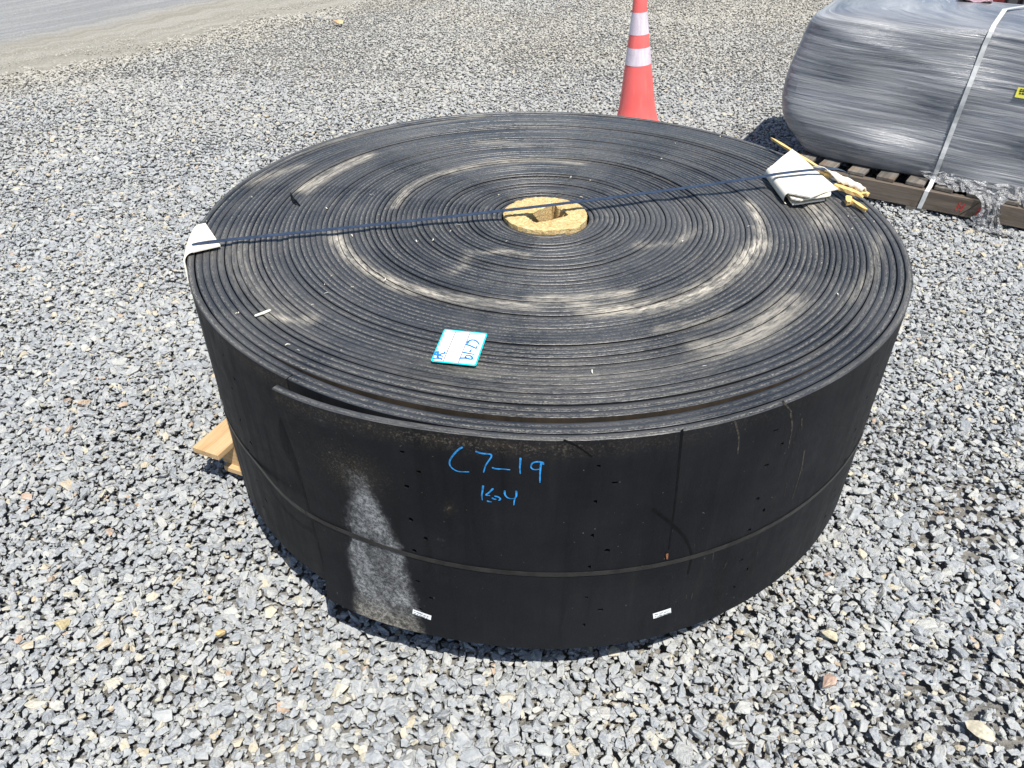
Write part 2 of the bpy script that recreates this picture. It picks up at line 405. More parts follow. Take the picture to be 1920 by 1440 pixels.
# ------------------------------------------------------------------ ground and road
gs = 600.0
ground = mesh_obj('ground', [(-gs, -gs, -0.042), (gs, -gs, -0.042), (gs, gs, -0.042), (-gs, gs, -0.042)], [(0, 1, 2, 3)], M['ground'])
tag(ground, 'grey gravel yard ground of stone dust and fines', 'ground', kind='structure')

EDGE = np.array([(-9.0, -3.5), (-6.6, 0.0), (-5.1, 2.7), (-4.22, 4.27), (-4.01, 4.54), (-3.45, 5.26), (-2.87, 6.30), (-2.15, 7.22), (-0.9, 8.6), (1.5, 10.6), (9.0, 15.0), (40.0, 28.0)])
def catmull(P, n=8):
    P = np.asarray(P, float); Q = np.vstack([2 * P[0] - P[1], P, 2 * P[-1] - P[-2]]); out = []
    for i in range(1, len(Q) - 2):
        p0, p1, p2, p3 = Q[i - 1], Q[i], Q[i + 1], Q[i + 2]
        for k in range(n):
            t = k / n
            out.append(0.5 * (2 * p1 + (p2 - p0) * t + (2 * p0 - 5 * p1 + 4 * p2 - p3) * t * t + (3 * p1 - p0 - 3 * p2 + p3) * t ** 3))
    out.append(P[-1]); return np.array(out)
EC = catmull(EDGE, 10)
def poly_sdist(X, P):
    """signed distance of points X (n,2) from polyline P, positive on its left"""
    best = np.full(len(X), 1e9); sg = np.ones(len(X))
    for a, b in zip(P[:-1], P[1:]):
        ab = b - a; t = np.clip(((X - a) @ ab) / (ab @ ab), 0, 1); q = a + t[:, None] * ab; dv = X - q
        d = np.hypot(dv[:, 0], dv[:, 1]); c = ab[0] * dv[:, 1] - ab[1] * dv[:, 0]
        m = d < best; best[m] = d[m]; sg[m] = np.sign(c[m])
    return best * sg
offs = [-0.35, 0.0, 0.3, 0.8, 1.6, 3.0, 6.0, 40.0]
zoff = [-0.046, -0.006, 0.002, 0.004, 0.004, 0.004, 0.004, 0.004]
tan_ = np.gradient(EC, axis=0); tan_ /= np.hypot(tan_[:, 0], tan_[:, 1])[:, None]
nor_ = np.tile(np.array([[-0.80, 0.60]]), (len(EC), 1))
arc = np.concatenate([[0], np.cumsum(np.hypot(*np.diff(EC, axis=0).T))])
rv, rf, ruv = [], [], []
for i in range(len(EC)):
    for o, z in zip(offs, zoff):
        rv.append((*(EC[i] + nor_[i] * (o + 0.05 * math.sin(i * 1.7) * (o < 1))), z))
no = len(offs)
for i in range(len(EC) - 1):
    for j in range(no - 1):
        ids = (i * no + j, (i + 1) * no + j, (i + 1) * no + j + 1, i * no + j + 1)
        rf.append(ids)
        for q in ids: ruv.append((offs[q % no], arc[q // no]))
road = mesh_obj('dirt_road', rv, rf, M['road'], uv=ruv, fix=False, smooth=True)
tag(road, 'dusty packed dirt road along the edge of the gravel', 'road', kind='structure')

# ------------------------------------------------------------------ gravel
def vnoise(x, y, seed, scale):
    r = np.random.default_rng(seed); G = r.random((64, 64))
    fx = x / scale + 100; fy = y / scale + 100; ix = np.floor(fx).astype(int); iy = np.floor(fy).astype(int)
    tx = fx - ix; ty = fy - iy; tx = tx * tx * (3 - 2 * tx); ty = ty * ty * (3 - 2 * ty)
    g = lambda a, b: G[a % 64, b % 64]
    return (g(ix, iy) * (1 - tx) + g(ix + 1, iy) * tx) * (1 - ty) + (g(ix, iy + 1) * (1 - tx) + g(ix + 1, iy + 1) * tx) * ty

def stone_mesh(name, n, seed, flat):
    r = np.random.default_rng(seed); bm = bmesh.new()
    p = r.normal(size=(n, 3)); p /= np.linalg.norm(p, axis=1)[:, None]
    # split faces: squash the points against a few random planes
    for _ in range(9):
        nn = r.normal(size=3); nn /= np.linalg.norm(nn); h = r.uniform(0.35, 0.75)
        d = p @ nn; m = d > h; p[m] -= np.outer(d[m] - h, nn)
    p *= np.array([1.0, r.uniform(0.5, 0.85), flat]) * 0.5
    for v in p: bm.verts.new(v)
    res = bmesh.ops.convex_hull(bm, input=bm.verts)
    bmesh.ops.delete(bm, geom=list({g for g in res['geom_interior'] + res['geom_unused'] if isinstance(g, bmesh.types.BMVert)}), context='VERTS')
    bmesh.ops.dissolve_limit(bm, angle_limit=D(9), verts=bm.verts, edges=bm.edges)
    bmesh.ops.bevel(bm, geom=list(bm.edges), offset=0.012, segments=1, affect='EDGES', clamp_overlap=True)
    bmesh.ops.recalc_face_normals(bm, faces=bm.faces)
    me = bpy.data.meshes.new(name); bm.to_mesh(me); bm.free(); me.materials.append(M['stone'])
    return me
NV = 16
protos = [bpy.data.objects.new('gravel_stone_shape', stone_mesh('gravel_stone_shape', 22, 50 + i, random.uniform(0.34, 0.66))) for i in range(NV)]

def in_view(x, y, mx=420, my=260):
    v = np.stack([x, y, np.zeros_like(x)], 1) - CAM
    w = v @ _f; px = W_PX / 2 + F_PX * (v @ CR) / np.maximum(w, 1e-3); py = H_PX / 2 - F_PX * (v @ CU) / np.maximum(w, 1e-3)
    return (w > 0.1) & (px > -mx) & (px < W_PX + mx) & (py > -my) & (py < H_PX + my)

PX, PY, PZ, SX, TI, DU, RO = [], [], [], [], [], [], []
def layer(y0, y1, sp, smin, smax, zc, keep, seed):
    r = np.random.default_rng(seed)
    gx = np.arange(-9, 10, sp); gy = np.arange(y0, y1, sp * 0.87)
    X, Y = np.meshgrid(gx, gy); X = X + (np.arange(len(gy)) % 2)[:, None] * sp / 2
    x = X.ravel() + r.uniform(-.42, .42, X.size) * sp; y = Y.ravel() + r.uniform(-.42, .42, X.size) * sp
    m = in_view(x, y) & (np.hypot(x, y) > 0.62); x, y = x[m], y[m]
    n = len(x)
    sd = poly_sdist(np.stack([x, y], 1), EC)
    sd += (vnoise(x, y, 3, 0.5) - 0.5) * 0.5
    kp = np.full(n, keep)
    kp *= np.where(sd < -0.25, 1, np.clip(1 - (sd + 0.25) / 0.9, 0.03, 1))
    fines = np.exp(-(((x - 1.28) / 0.22) ** 2 + ((y + 0.42) / 0.35) ** 2)) * 0.6 + np.exp(-(((x - 1.0) / 0.25) ** 2 + ((y + 1.0) / 0.12) ** 2)) * 0.5
    kp *= 1 - fines
    size = smin + (smax - smin) * r.beta(1.6, 2.6, n)
    cl = vnoise(x, y, 8, 0.55)
    size *= 0.82 + 0.4 * cl
    m = r.random(n) < kp
    x, y, size, sd, n = x[m], y[m], size[m], sd[m], m.sum()
    size = np.where(sd > 0, size * 0.55, size)
    z = zc + r.uniform(-.007, .007, n) + (vnoise(x, y, 5, 0.35) - .5) * 0.016
    z = np.where(sd > 0.1, 0.002, z)
    ti = np.clip(r.beta(1.55, 1.9, n) * 0.93 + (vnoise(x, y, 21, 0.9) - .5) * 0.14, 0, 0.925); ti = 0.11 + ti * 0.88
    acc = r.random(n); ti = np.where(acc < 0.045, 0.925 + r.random(n) * 0.045, ti); ti = np.where(acc < 0.005, 0.985 + r.random(n) * 0.015, ti)
    dust = np.exp(-(((x - 0.9) / 1.9) ** 2 + ((y - 5.4) / 0.75) ** 2)) * 0.75 * vnoise(x, y, 17, 0.7)
    dust += np.clip((y - 1.2) / 4.5, 0, 1) * 0.55 * (0.5 + vnoise(x, y, 41, 0.8)) + np.clip((sd + 0.9) / 0.9, 0, 1) * 0.75 + 0.12 * vnoise(x, y, 33, 0.4)
    dust += np.exp(-(((x - 2.2) / 1.2) ** 2 + ((y - 7.2) / 0.7) ** 2)) * 0.7
    PX.append(x); PY.append(y); PZ.append(z); SX.append(size); TI.append(ti); DU.append(np.clip(dust, 0, 1))
    RO.append(np.stack([r.normal(0, 0.30, n), r.normal(0, 0.30, n), r.uniform(0, 6.283, n)], 1))
layer(-2.1, 1.6, 0.0185, 0.024, 0.044, -0.019, 1.0, 1)
layer(1.6, 4.2, 0.0215, 0.022, 0.044, -0.018, 1.0, 2)
layer(4.2, 9.4, 0.0270, 0.022, 0.048, -0.018, 1.0, 3)
layer(-2.1, 1.6, 0.0300, 0.032, 0.064, -0.013, 0.85, 4)
layer(1.6, 4.2, 0.0340, 0.030, 0.058, -0.013, 0.8, 6)
layer(4.2, 9.4, 0.0440, 0.028, 0.056, -0.013, 0.6, 5)
layer(-2.1, 3.0, 0.0950, 0.055, 0.090, -0.011, 0.25, 7)
layer(-2.1, 2.2, 0.0240, 0.009, 0.022, -0.007, 0.85, 8)
px, py, pz, sx, ti, du = map(np.concatenate, (PX, PY, PZ, SX, TI, DU)); ro = np.concatenate(RO)
gm = bpy.data.meshes.new('gravel'); gm.vertices.add(len(px))
gm.vertices.foreach_set('co', np.stack([px, py, pz], 1).astype(np.float32).ravel())
def pattr(name, typ, data, key='value'):
    a = gm.attributes.new(name, typ, 'POINT'); a.data.foreach_set(key, data.ravel())
pattr('rot', 'FLOAT_VECTOR', ro.astype(np.float32), 'vector')
pattr('size', 'FLOAT', sx.astype(np.float32)); pattr('tint', 'FLOAT', ti.astype(np.float32)); pattr('dust', 'FLOAT', du.astype(np.float32))
pattr('pick', 'INT', rng.integers(0, NV, len(px)).astype(np.int32))
gravel = link(bpy.data.objects.new('gravel', gm)); gm.materials.append(M['stone'])
tag(gravel, 'loose angular grey crushed stone covering the yard', 'gravel', kind='stuff')
ng = bpy.data.node_groups.new('gravel_scatter', 'GeometryNodeTree')
ng.interface.new_socket('Geometry', in_out='INPUT', socket_type='NodeSocketGeometry')
ng.interface.new_socket('Geometry', in_out='OUTPUT', socket_type='NodeSocketGeometry')
gi = ng.nodes.new('NodeGroupInput'); go = ng.nodes.new('NodeGroupOutput')
jn = ng.nodes.new('GeometryNodeJoinGeometry')
for o in reversed(protos):
    oi = ng.nodes.new('GeometryNodeObjectInfo'); oi.inputs['Object'].default_value = o; oi.inputs['As Instance'].default_value = True
    ng.links.new(oi.outputs['Geometry'], jn.inputs[0])
iop = ng.nodes.new('GeometryNodeInstanceOnPoints'); iop.inputs['Pick Instance'].default_value = True
def nattr(name, typ):
    nd = ng.nodes.new('GeometryNodeInputNamedAttribute'); nd.data_type = typ; nd.inputs['Name'].default_value = name; return nd.outputs['Attribute']
e2r = ng.nodes.new('FunctionNodeEulerToRotation')
ng.links.new(nattr('rot', 'FLOAT_VECTOR'), e2r.inputs[0]); ng.links.new(e2r.outputs[0], iop.inputs['Rotation'])
ng.links.new(nattr('size', 'FLOAT'), iop.inputs['Scale']); ng.links.new(nattr('pick', 'INT'), iop.inputs['Instance Index'])
mtp = ng.nodes.new('GeometryNodeMeshToPoints')
ng.links.new(gi.outputs[0], mtp.inputs[0]); ng.links.new(mtp.outputs[0], iop.inputs['Points']); ng.links.new(jn.outputs[0], iop.inputs['Instance'])
ng.links.new(iop.outputs[0], go.inputs[0])
gravel.modifiers.new('scatter', 'NODES').node_group = ng

# ------------------------------------------------------------------ belt roll
ZB, ZT = 0.140, 0.752
R0, PITCH_R, THICK, K_END, TH0 = 0.1135, 0.01388, 0.0158, 57.17, -62.0
def r_base(k): return R0 + PITCH_R * min(k, 51.17) + 0.0172 * max(0.0, k - 51.17)
def theta(k): return TH0 - 360.0 * k
def wrapdeg(a): return (a + 180.0) % 360.0 - 180.0
def sstep(x, a, b):
    t = min(1.0, max(0.0, (x - a) / (b - a))); return t * t * (3 - 2 * t)
turn_r = np.random.default_rng(5)
JIT_Z = turn_r.normal(0, 0.0011, 70); TH_V = 0.0139 - 0.0022 * turn_r.random(70) ** 2.4; JIT_R = turn_r.uniform(0, 1, 70)
def r_in(k):
    th = wrapdeg(theta(k)); r = r_base(k)
    if k < 54.578:
        b = math.exp(-((wrapdeg(th + 90) / 33.0) ** 4)); r -= 0.014 * sstep(k, 22, 54.578) * b
    else:
        b = math.exp(-((wrapdeg(th + 90) / 33.0) ** 4)); r += 0.0015 * b
    i = int(k); f = k - i
    j = JIT_R[i % 70] * (1 - f) + JIT_R[(i + 1) % 70] * f
    r += 0.0009 * (j - 0.5) * (k < 56)
    t = math.radians(th)
    return r + 0.0022 * math.sin(3 * t + 0.6) * min(1, k / 20) + 0.0012 * math.sin(5 * t + 2.0) * min(1, k / 20)
def z_top(k):
    i = int(k); f = k - i
    j = JIT_Z[i % 70] * (1 - f) + JIT_Z[(i + 1) % 70] * f
    prof = -0.007 * (1 - sstep(k, 0.5, 9)) - 0.005 * (1 - sstep(k, 4, 26)) + 0.002 * math.sin(k * 0.55)
    t = math.radians(theta(k))
    return ZT + prof + j * (0.4 if k > 54 else 1.0) + 0.0012 * math.sin(2 * t + i * 1.3)
def centre(k):
    w = max(0.0, 1 - k / 48.0); return np.array([0.003 * w, 0.021 * w])

# tan dust lying along the turns: brush strokes in plan (x, y), half width, strength
def stroke_xy(pts): return [tuple(on_plane(a, b, ZT)[:2]) for a, b in pts]
BRUSH = [(stroke_xy([(1080, 570), (1117, 582), (1200, 577), (1273, 561), (1345, 528), (1391, 490), (1426, 453)]), 0.024, 1.0),
         (stroke_xy([(1000, 562), (1080, 560), (1180, 550)]), 0.016, 0.85),
         (stroke_xy([(1426, 453), (1424, 415), (1406, 378)]), 0.012, 0.9),
         (stroke_xy([(1320, 655), (1390, 640), (1440, 605), (1488, 563)]), 0.034, 0.6),
         (stroke_xy([(1230, 618), (1300, 610), (1370, 590)]), 0.014, 0.45),
         (stroke_xy([(627, 440), (650, 475), (700, 512), (760, 540), (838, 556), (900, 566), (1000, 575)]), 0.018, 0.8),
         (stroke_xy([(572, 354), (610, 328), (650, 308), (689, 291)]), 0.026, 0.9),
         (stroke_xy([(467, 342), (510, 325), (564, 312)]), 0.022, 0.55),
         (stroke_xy([(520, 300), (600, 268), (740, 232)]), 0.020, 0.5),
         (stroke_xy([(740, 385), (770, 350), (818, 327), (916, 303), (1010, 298), (1090, 305)]), 0.014, 0.6),
         (stroke_xy([(900, 470), (947, 468), (990, 474)]), 0.010, 0.7),
         (stroke_xy([(905, 268), (930, 267), (985, 272)]), 0.016, 0.6),
         (stroke_xy([(500, 594), (549, 604), (600, 593)]), 0.010, 0.8),
         (stroke_xy([(1520, 380), (1540, 400), (1550, 420)]), 0.035, 0.7),
         (stroke_xy([(1600, 560), (1640, 500), (1650, 440)]), 0.012, 0.35),
         (stroke_xy([(840, 510), (870, 495), (880, 470)]), 0.012, 0.4),
         (stroke_xy([(1190, 460), (1260, 455), (1310, 430)]), 0.014, 0.35),
         (stroke_xy([(760, 240), (900, 216)]), 0.016, 0.3),
         (stroke_xy([(430, 450), (470, 520), (540, 580)]), 0.05, 0.16),
         (stroke_xy([(820, 700), (1000, 720), (1300, 690)]), 0.07, 0.14)]
def dust_at(XY):
    out = np.zeros(len(XY))
    for P, w, s in BRUSH:
        P = np.array(P); d = np.abs(poly_sdist(XY, P)); out = np.maximum(out, s * np.exp(-(d / w) ** 2))
    return out

roll = empty('conveyor_belt_roll', (0, 0, 0))
tag(roll, 'huge flat-lying coil of black rubber conveyor belt on the gravel', 'belt roll')

def belt_turn(k0, k1, segs, parent):
    verts = []; b = 0.0010
    ks = np.linspace(k0, k1, segs + 1)
    for k in ks:
        th = math.radians(theta(k)); c = centre(k); r = r_in(k); zt = z_top(k); e = np.array([math.cos(th), math.sin(th)])
        i_ = int(k); f_ = k - i_; TK = THICK if k > 54.5 else (TH_V[i_] * (1 - f_) + TH_V[i_ + 1] * f_) + 0.0031 * sstep(k, 50.5, 52.2)
        for dr, z in ((0, ZB + 0.002), (0, zt - b), (b, zt), (TK - b, zt), (TK, zt - b), (TK, ZB + 0.002)):
            p = c + e * (r + dr); verts.append((p[0], p[1], z))
    faces, uv, mi = [], [], []
    pv = [0, 0.0, 0.1, 0.9, 1.0, 0]
    al = lambda i: (ks[i] - k0) * 2 * math.pi * (r_base(k0) + 0.01) + k0 * 0.37
    for i in range(segs):
        for j in range(5):
            faces.append((i * 6 + j, (i + 1) * 6 + j, (i + 1) * 6 + j + 1, i * 6 + j + 1))
            uv += [(al(i), pv[j]), (al(i + 1), pv[j]), (al(i + 1), pv[j + 1]), (al(i), pv[j + 1])]
            mi.append(0 if j in (1, 2, 3) else 1)
    for i, fl in ((0, 1), (segs, 0)):
        f = [i * 6 + j for j in range(6)]; faces.append(f); uv += [(0, 0)] * 6; mi.append(1)
    V = np.array(verts)
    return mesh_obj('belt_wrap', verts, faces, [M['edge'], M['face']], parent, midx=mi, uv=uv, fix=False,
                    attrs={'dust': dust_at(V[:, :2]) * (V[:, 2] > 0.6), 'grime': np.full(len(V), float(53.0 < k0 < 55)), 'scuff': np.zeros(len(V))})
belt_turn(0.0, 1.17, 110, roll)
for i in range(1, 56):
    belt_turn(i + 0.17, i + 1.17, 100 + i, roll)

# the outermost turn: bolt holes, a loose end, scuffs
HOLE_A = [0.690, 0.598, 0.504, 0.411, 0.317, 0.222]; HOLE_B = [0.645, 0.457, 0.270]
HOLES = []
for c0 in (-62.2, -84.25, -106.5, -139.0, -40.2, -18.0, 4.0, 26.0, 48.0, 70.0, 92.0, 114.0, 136.0, 158.0, 180.0):
    HOLES += [(c0, z) for z in HOLE_A] + [(c0 + 1.87, z) for z in HOLE_B]
TH_END = wrapdeg(theta(K_END))            # about -123
def k_of(thd):                            # turn parameter on the last turn for a direction
    d = (thd - TH_END) % 360.0; return K_END - d / 360.0
def r_out(thd, z, top=False):
    k = k_of(thd); r = r_in(k) + THICK; d = (thd - TH_END) % 360.0
    f = (1 - sstep(d, 0, 26)) ; zz = (z - 0.405)
    bul = 0.021 * min(1.0, (zz / 0.30) ** 2) if zz > 0 else 0.018 * min(1.0, (zz / 0.26) ** 2)
    return r + f * bul + 0.0012
TQ = THICK
th_lines = list(np.arange(TH_END, TH_END + 360.0001, 0.75)); z_lines = list(np.linspace(ZB, ZT - 0.0016, 42))
def refine(lines, cuts):
    keep = [l for l in lines if min(abs(l - c) for c in cuts) > 1e-9]
    return sorted(keep + list(cuts))
hr, hs = 0.0062, 0.0085; hs_a = math.degrees(hs / 0.935)
ca = sorted({round(wrapdeg(c - TH_END) % 360 + TH_END + s * hs_a, 5) for c, _ in HOLES for s in (-1, 1)})
cz = sorted({round(z + s * hs, 5) for _, z in HOLES for s in (-1, 1)})
th_lines = [l for l in th_lines if min(abs(l - c) for c in ca) > 0.3 or l in (th_lines[0], th_lines[-1])]
th_lines = sorted(th_lines + ca); th_lines[-1] = TH_END + 359.9
z_lines = [l for l in z_lines if min(abs(l - c) for c in cz) > 0.004 or l in (z_lines[0], z_lines[-1])]
z_lines = sorted(z_lines + cz)
nT, nZ = len(th_lines), len(z_lines)
def slant(thd, z):   # the cut end is not quite square to the belt
    return thd + (1 - sstep(thd - TH_END, 0, 20)) * 1.6 * (1 - (z - ZB) / (ZT - ZB))
def out_pt(thd, z, dr=0.0):
    a = slant(thd, z); r = r_out(thd, z) + dr; t = math.radians(a); return (r * math.cos(t), r * math.sin(t), z)
ov = [out_pt(a, z) for a in th_lines for z in z_lines]
of, omi, ouv = [], [], []
hole_cells = {}
tl = np.array(th_lines); zl = np.array(z_lines)
for c, z in HOLES:
    a = wrapdeg(c - TH_END) % 360 + TH_END
    i = int(np.searchsorted(tl, a)) - 1; j = int(np.searchsorted(zl, z)) - 1; hole_cells[(i, j)] = (a, z)
for i in range(nT - 1):
    for j in range(nZ - 1):
        q = (i * nZ + j, (i + 1) * nZ + j, (i + 1) * nZ + j + 1, i * nZ + j + 1)
        if (i, j) in hole_cells:
            a, z = hole_cells[(i, j)]; base = len(ov); nc = 12
            for dr in (0.0, -TQ - 0.001):
                for m in range(nc):
                    w = 2 * math.pi * (m + 0.5) / nc - 0.75 * math.pi
                    ov.append(out_pt(a + math.degrees(hr * math.cos(w) / 0.935), z + hr * math.sin(w), dr))
            # q corners sit at angles -135, -45, 45, 135
            for s in range(4):
                A, B = q[s], q[(s + 1) % 4]
                arcp = [base + (s * 3 + m - 0) % nc for m in range(0, 4)]
                of.append((A, B, arcp[3], arcp[2], arcp[1], arcp[0])); omi.append(1); ouv += [(0, 0)] * 6
            for m in range(nc):
                of.append((base + m, base + (m + 1) % nc, base + nc + (m + 1) % nc, base + nc + m)); omi.append(1); ouv += [(0, 0)] * 4
        else:
            of.append(q); omi.append(1); ouv += [(0, 0)] * 4
# inner side, top edge, end cap
zb_ = ZT - 0.0016
def rowpts(fn): 
    b0 = len(ov); ov.extend(fn(a) for a in th_lines); return b0
top_out = [i * nZ + nZ - 1 for i in range(nT)]; bot_out = [i * nZ for i in range(nT)]
def ztop_out(a): return z_top(k_of(min(a, TH_END + 359.99)) if a < TH_END + 359.99 else K_END - 1) * 0 + ZT
t1 = rowpts(lambda a: out_pt(a, ZT, -0.0016)); t2 = rowpts(lambda a: out_pt(a, ZT, -TQ + 0.0016)); t3 = rowpts(lambda a: out_pt(a, zb_, -TQ)); t4 = rowpts(lambda a: out_pt(a, ZB, -TQ))
for i in range(nT - 1):
    L0, L1 = math.radians(th_lines[i]) * 0.94, math.radians(th_lines[i + 1]) * 0.94
    for (A, B, C_, D_, v0, v1, mt) in ((top_out[i], top_out[i + 1], t1 + i + 1, t1 + i, 1.0, 0.9, 0), (t1 + i, t1 + i + 1, t2 + i + 1, t2 + i, 0.9, 0.1, 0),
                                     (t2 + i, t2 + i + 1, t3 + i + 1, t3 + i, 0.1, 0.0, 0), (t3 + i, t3 + i + 1, t4 + i + 1, t4 + i, 0, 0, 1)):
        of.append((A, B, C_, D_)); omi.append(mt); ouv += [(L0, v0), (L1, v0), (L1, v1), (L0, v1)]
for i in (0, nT - 1):
    of.append([i * nZ + j for j in range(nZ)] + [t1 + i, t2 + i, t3 + i, t4 + i]); omi.append(1); ouv += [(0, 0)] * (nZ + 4)
OV = np.array(ov)
oth = np.degrees(np.arctan2(OV[:, 1], OV[:, 0])); orr = np.hypot(OV[:, 0], OV[:, 1])
SC = np.array([(-114.4, .600), (-112.0, .597), (-111.2, .534), (-109.0, .448), (-107.9, .355), (-107.1, .274), (-106.4, .150), (-106.4, .12), (-116.6, .12), (-116.3, .230), (-117.0, .304), (-116.6, .410), (-114.8, .52)])
def inside_soft(th, z, P, w):
    Q = np.stack([(th + 111) * 0.0164, z], 1); PP = np.stack([(P[:, 0] + 111) * 0.0164, P[:, 1]], 1); PP = np.vstack([PP, PP[:1]])
    d = np.full(len(Q), 1e9); ins = np.zeros(len(Q), bool)
    for a, b in zip(PP[:-1], PP[1:]):
        ab = b - a; t = np.clip(((Q - a) @ ab) / (ab @ ab), 0, 1); d = np.minimum(d, np.hypot(*(Q - a - t[:, None] * ab).T))
        cr = ((a[1] > Q[:, 1]) != (b[1] > Q[:, 1])) & (Q[:, 0] < (b[0] - a[0]) * (Q[:, 1] - a[1]) / (b[1] - a[1] + 1e-12) + a[0])
        ins ^= cr
    s = np.where(ins, d, -d); return np.clip(0.5 + s / w, 0, 1)
scuff = inside_soft(oth, OV[:, 2], SC, 0.06)
scuff = np.maximum(scuff, 0.62 * np.exp(-(((oth + 116.5) / 1.6) ** 2 + ((OV[:, 2] - 0.715) / 0.012) ** 2)))
scuff = np.maximum(scuff, 0.46 * np.exp(-(((oth + 102.5) / 1.2) ** 2 + ((OV[:, 2] - 0.47) / 0.02) ** 2)))
od = np.clip((OV[:, 2] - 0.695) / 0.055, 0, 1) ** 1.6 * (0.12 + 0.75 * np.exp(-((oth + 98) / 14) ** 2) + 0.4 * np.exp(-((oth + 128) / 12) ** 2))
od = np.maximum(od, 0.5 * np.exp(-(((oth + 101.3) / 0.5) ** 2 + ((OV[:, 2] - 0.556) / 0.012) ** 2)))
od = np.maximum(od, 0.45 * np.exp(-(((oth + 114) / 4.0) ** 2 + ((OV[:, 2] - 0.60) / 0.05) ** 2)))
topm = OV[:, 2] > ZT - 0.004
od = np.where(topm, 0.06, od)
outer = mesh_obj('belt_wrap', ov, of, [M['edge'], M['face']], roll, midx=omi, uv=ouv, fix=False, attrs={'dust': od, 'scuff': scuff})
outer['label'] = 'outermost turn with bolt holes and a loose end standing off'

# marks on the face of the outer turn -------------------------------------------------
def to_face(px_, py_):
    R = 0.945
    for _ in range(6):
        d = ray(px_, py_); a = d[0]**2 + d[1]**2; b = 2 * (CAM[0]*d[0] + CAM[1]*d[1]); c = CAM[0]**2 + CAM[1]**2 - R*R
        t = (-b - math.sqrt(max(0, b*b - 4*a*c))) / (2*a); X = CAM + t * d; th = math.degrees(math.atan2(X[1], X[0])); R = r_out(th, X[2])
    return th, X[2]
KA = 0.945 * math.pi / 180
def ribbon2(P, w, taper=False):
    """outline strip of a 2-D stroke -> left and right points"""
    P = catmull(P, 5) if len(P) > 2 else np.array([P[0] + (P[1] - P[0]) * t for t in np.linspace(0, 1, 6)])
    T = np.gradient(P, axis=0); T /= np.maximum(np.hypot(T[:, 0], T[:, 1]), 1e-9)[:, None]; N = np.stack([-T[:, 1], T[:, 0]], 1)
    ww = np.full(len(P), w / 2)
    if taper: ww = ww * np.linspace(1.1, 0.65, len(P))
    e0 = P[0] - T[0] * w * 0.35; e1 = P[-1] + T[-1] * w * 0.35
    P2 = np.vstack([e0, P, e1]); N2 = np.vstack([N[:1], N, N[-1:]]); w2 = np.concatenate([[ww[0] * 0.5], ww, [ww[-1] * 0.5]])
    return P2 + N2 * w2[:, None], P2 - N2 * w2[:, None]
def face_strokes(name, strokes, w, mat, lift=0.0006, parent=roll, taper=True):
    v, f = [], []
    for si, S in enumerate(strokes):
        P = np.array([(th * KA, z) for th, z in S]); A, B = ribbon2(P, w, taper); b0 = len(v)
        for a, b in zip(A, B):
            for q in (a, b):
                th = q[0] / KA; r = r_out(th, q[1]) + lift + si * 0.00012; t = math.radians(th); v.append((r * math.cos(t), r * math.sin(t), q[1]))
        for i in range(len(A) - 1): f.append((b0 + 2*i, b0 + 2*i + 1, b0 + 2*i + 3, b0 + 2*i + 2))
    return mesh_obj(name, v, f, mat, parent, fix=False)
Wz = lambda L: [to_face(820 + x / 8.0, 820 + y / 8.0) for x, y in L]
WRITE = [[(375,145),(320,180),(250,250),(195,330),(185,390),(205,440),(260,485),(330,510),(470,515)],
         [(580,208),(660,235),(760,245),(805,255),(810,290),(770,350),(725,420),(695,520)],
         [(830,452),(880,468),(980,472),(1085,482)], [(1248,308),(1245,380),(1238,450),(1245,540)],
         [(1590,400),(1575,372),(1500,362),(1430,380),(1405,420),(1415,460),(1460,480),(1520,475)], [(1560,368),(1548,450),(1540,560),(1540,670)],
         [(688,720),(680,800),(668,860),(675,930)], [(835,765),(780,820),(730,858),(785,868)], [(755,950),(780,958),(810,962)],
         [(825,905),(850,918),(878,922)], [(865,875),(920,890),(948,920),(925,938)], [(1012,795),(1015,850),(1050,895),(1100,912),(1150,910)], [(1185,800),(1185,870),(1160,920),(1148,1005)]]
for wi, S in enumerate(WRITE):
    face_strokes('marker_stroke', [Wz(S)], 0.0035, M['marker'], 0.0006 + wi * 0.00006)
def face_quad(name, c4, mat, lift, parent=roll):
    (a0, z0), (a1, z1), (a2, z2), (a3, z3) = c4; v, f = [], []; n = 6
    for i in range(n + 1):
        s = i / n
        for (pa, pz_), (qa, qz) in (((a0, z0), (a1, z1)), ((a3, z3), (a2, z2))):
            a = pa + (qa - pa) * s; z = pz_ + (qz - pz_) * s; r = r_out(a, z) + lift; t = math.radians(a); v.append((r * math.cos(t), r * math.sin(t), z))
    f = [(2*i, 2*i + 1, 2*i + 3, 2*i + 2) for i in range(n)]
    return mesh_obj(name, v, f, mat, parent, fix=False)
def dashes(c4, rows, seed):
    """tiny two-line print too small to read"""
    r = random.Random(seed); (a0, z0), (a1, z1), (a2, z2), (a3, z3) = c4; out = []
    for v in rows:
        u = 0.10
        while u < 0.9:
            du_ = r.uniform(0.02, 0.06)
            for (p, q) in ((u, v - 0.09), (u + du_, v + 0.09)): pass
            P = []
            for uu, vv in ((u, v + r.uniform(-.09, .09)), (u + du_, v + r.uniform(-.09, .09))):
                A = np.array((a0, z0)) * (1 - uu) + np.array((a1, z1)) * uu; B = np.array((a3, z3)) * (1 - uu) + np.array((a2, z2)) * uu
                P.append(tuple(A * (1 - vv) + B * vv))
            out.append(P); u += du_ + r.choice([0.025, 0.03, 0.09])
    return out
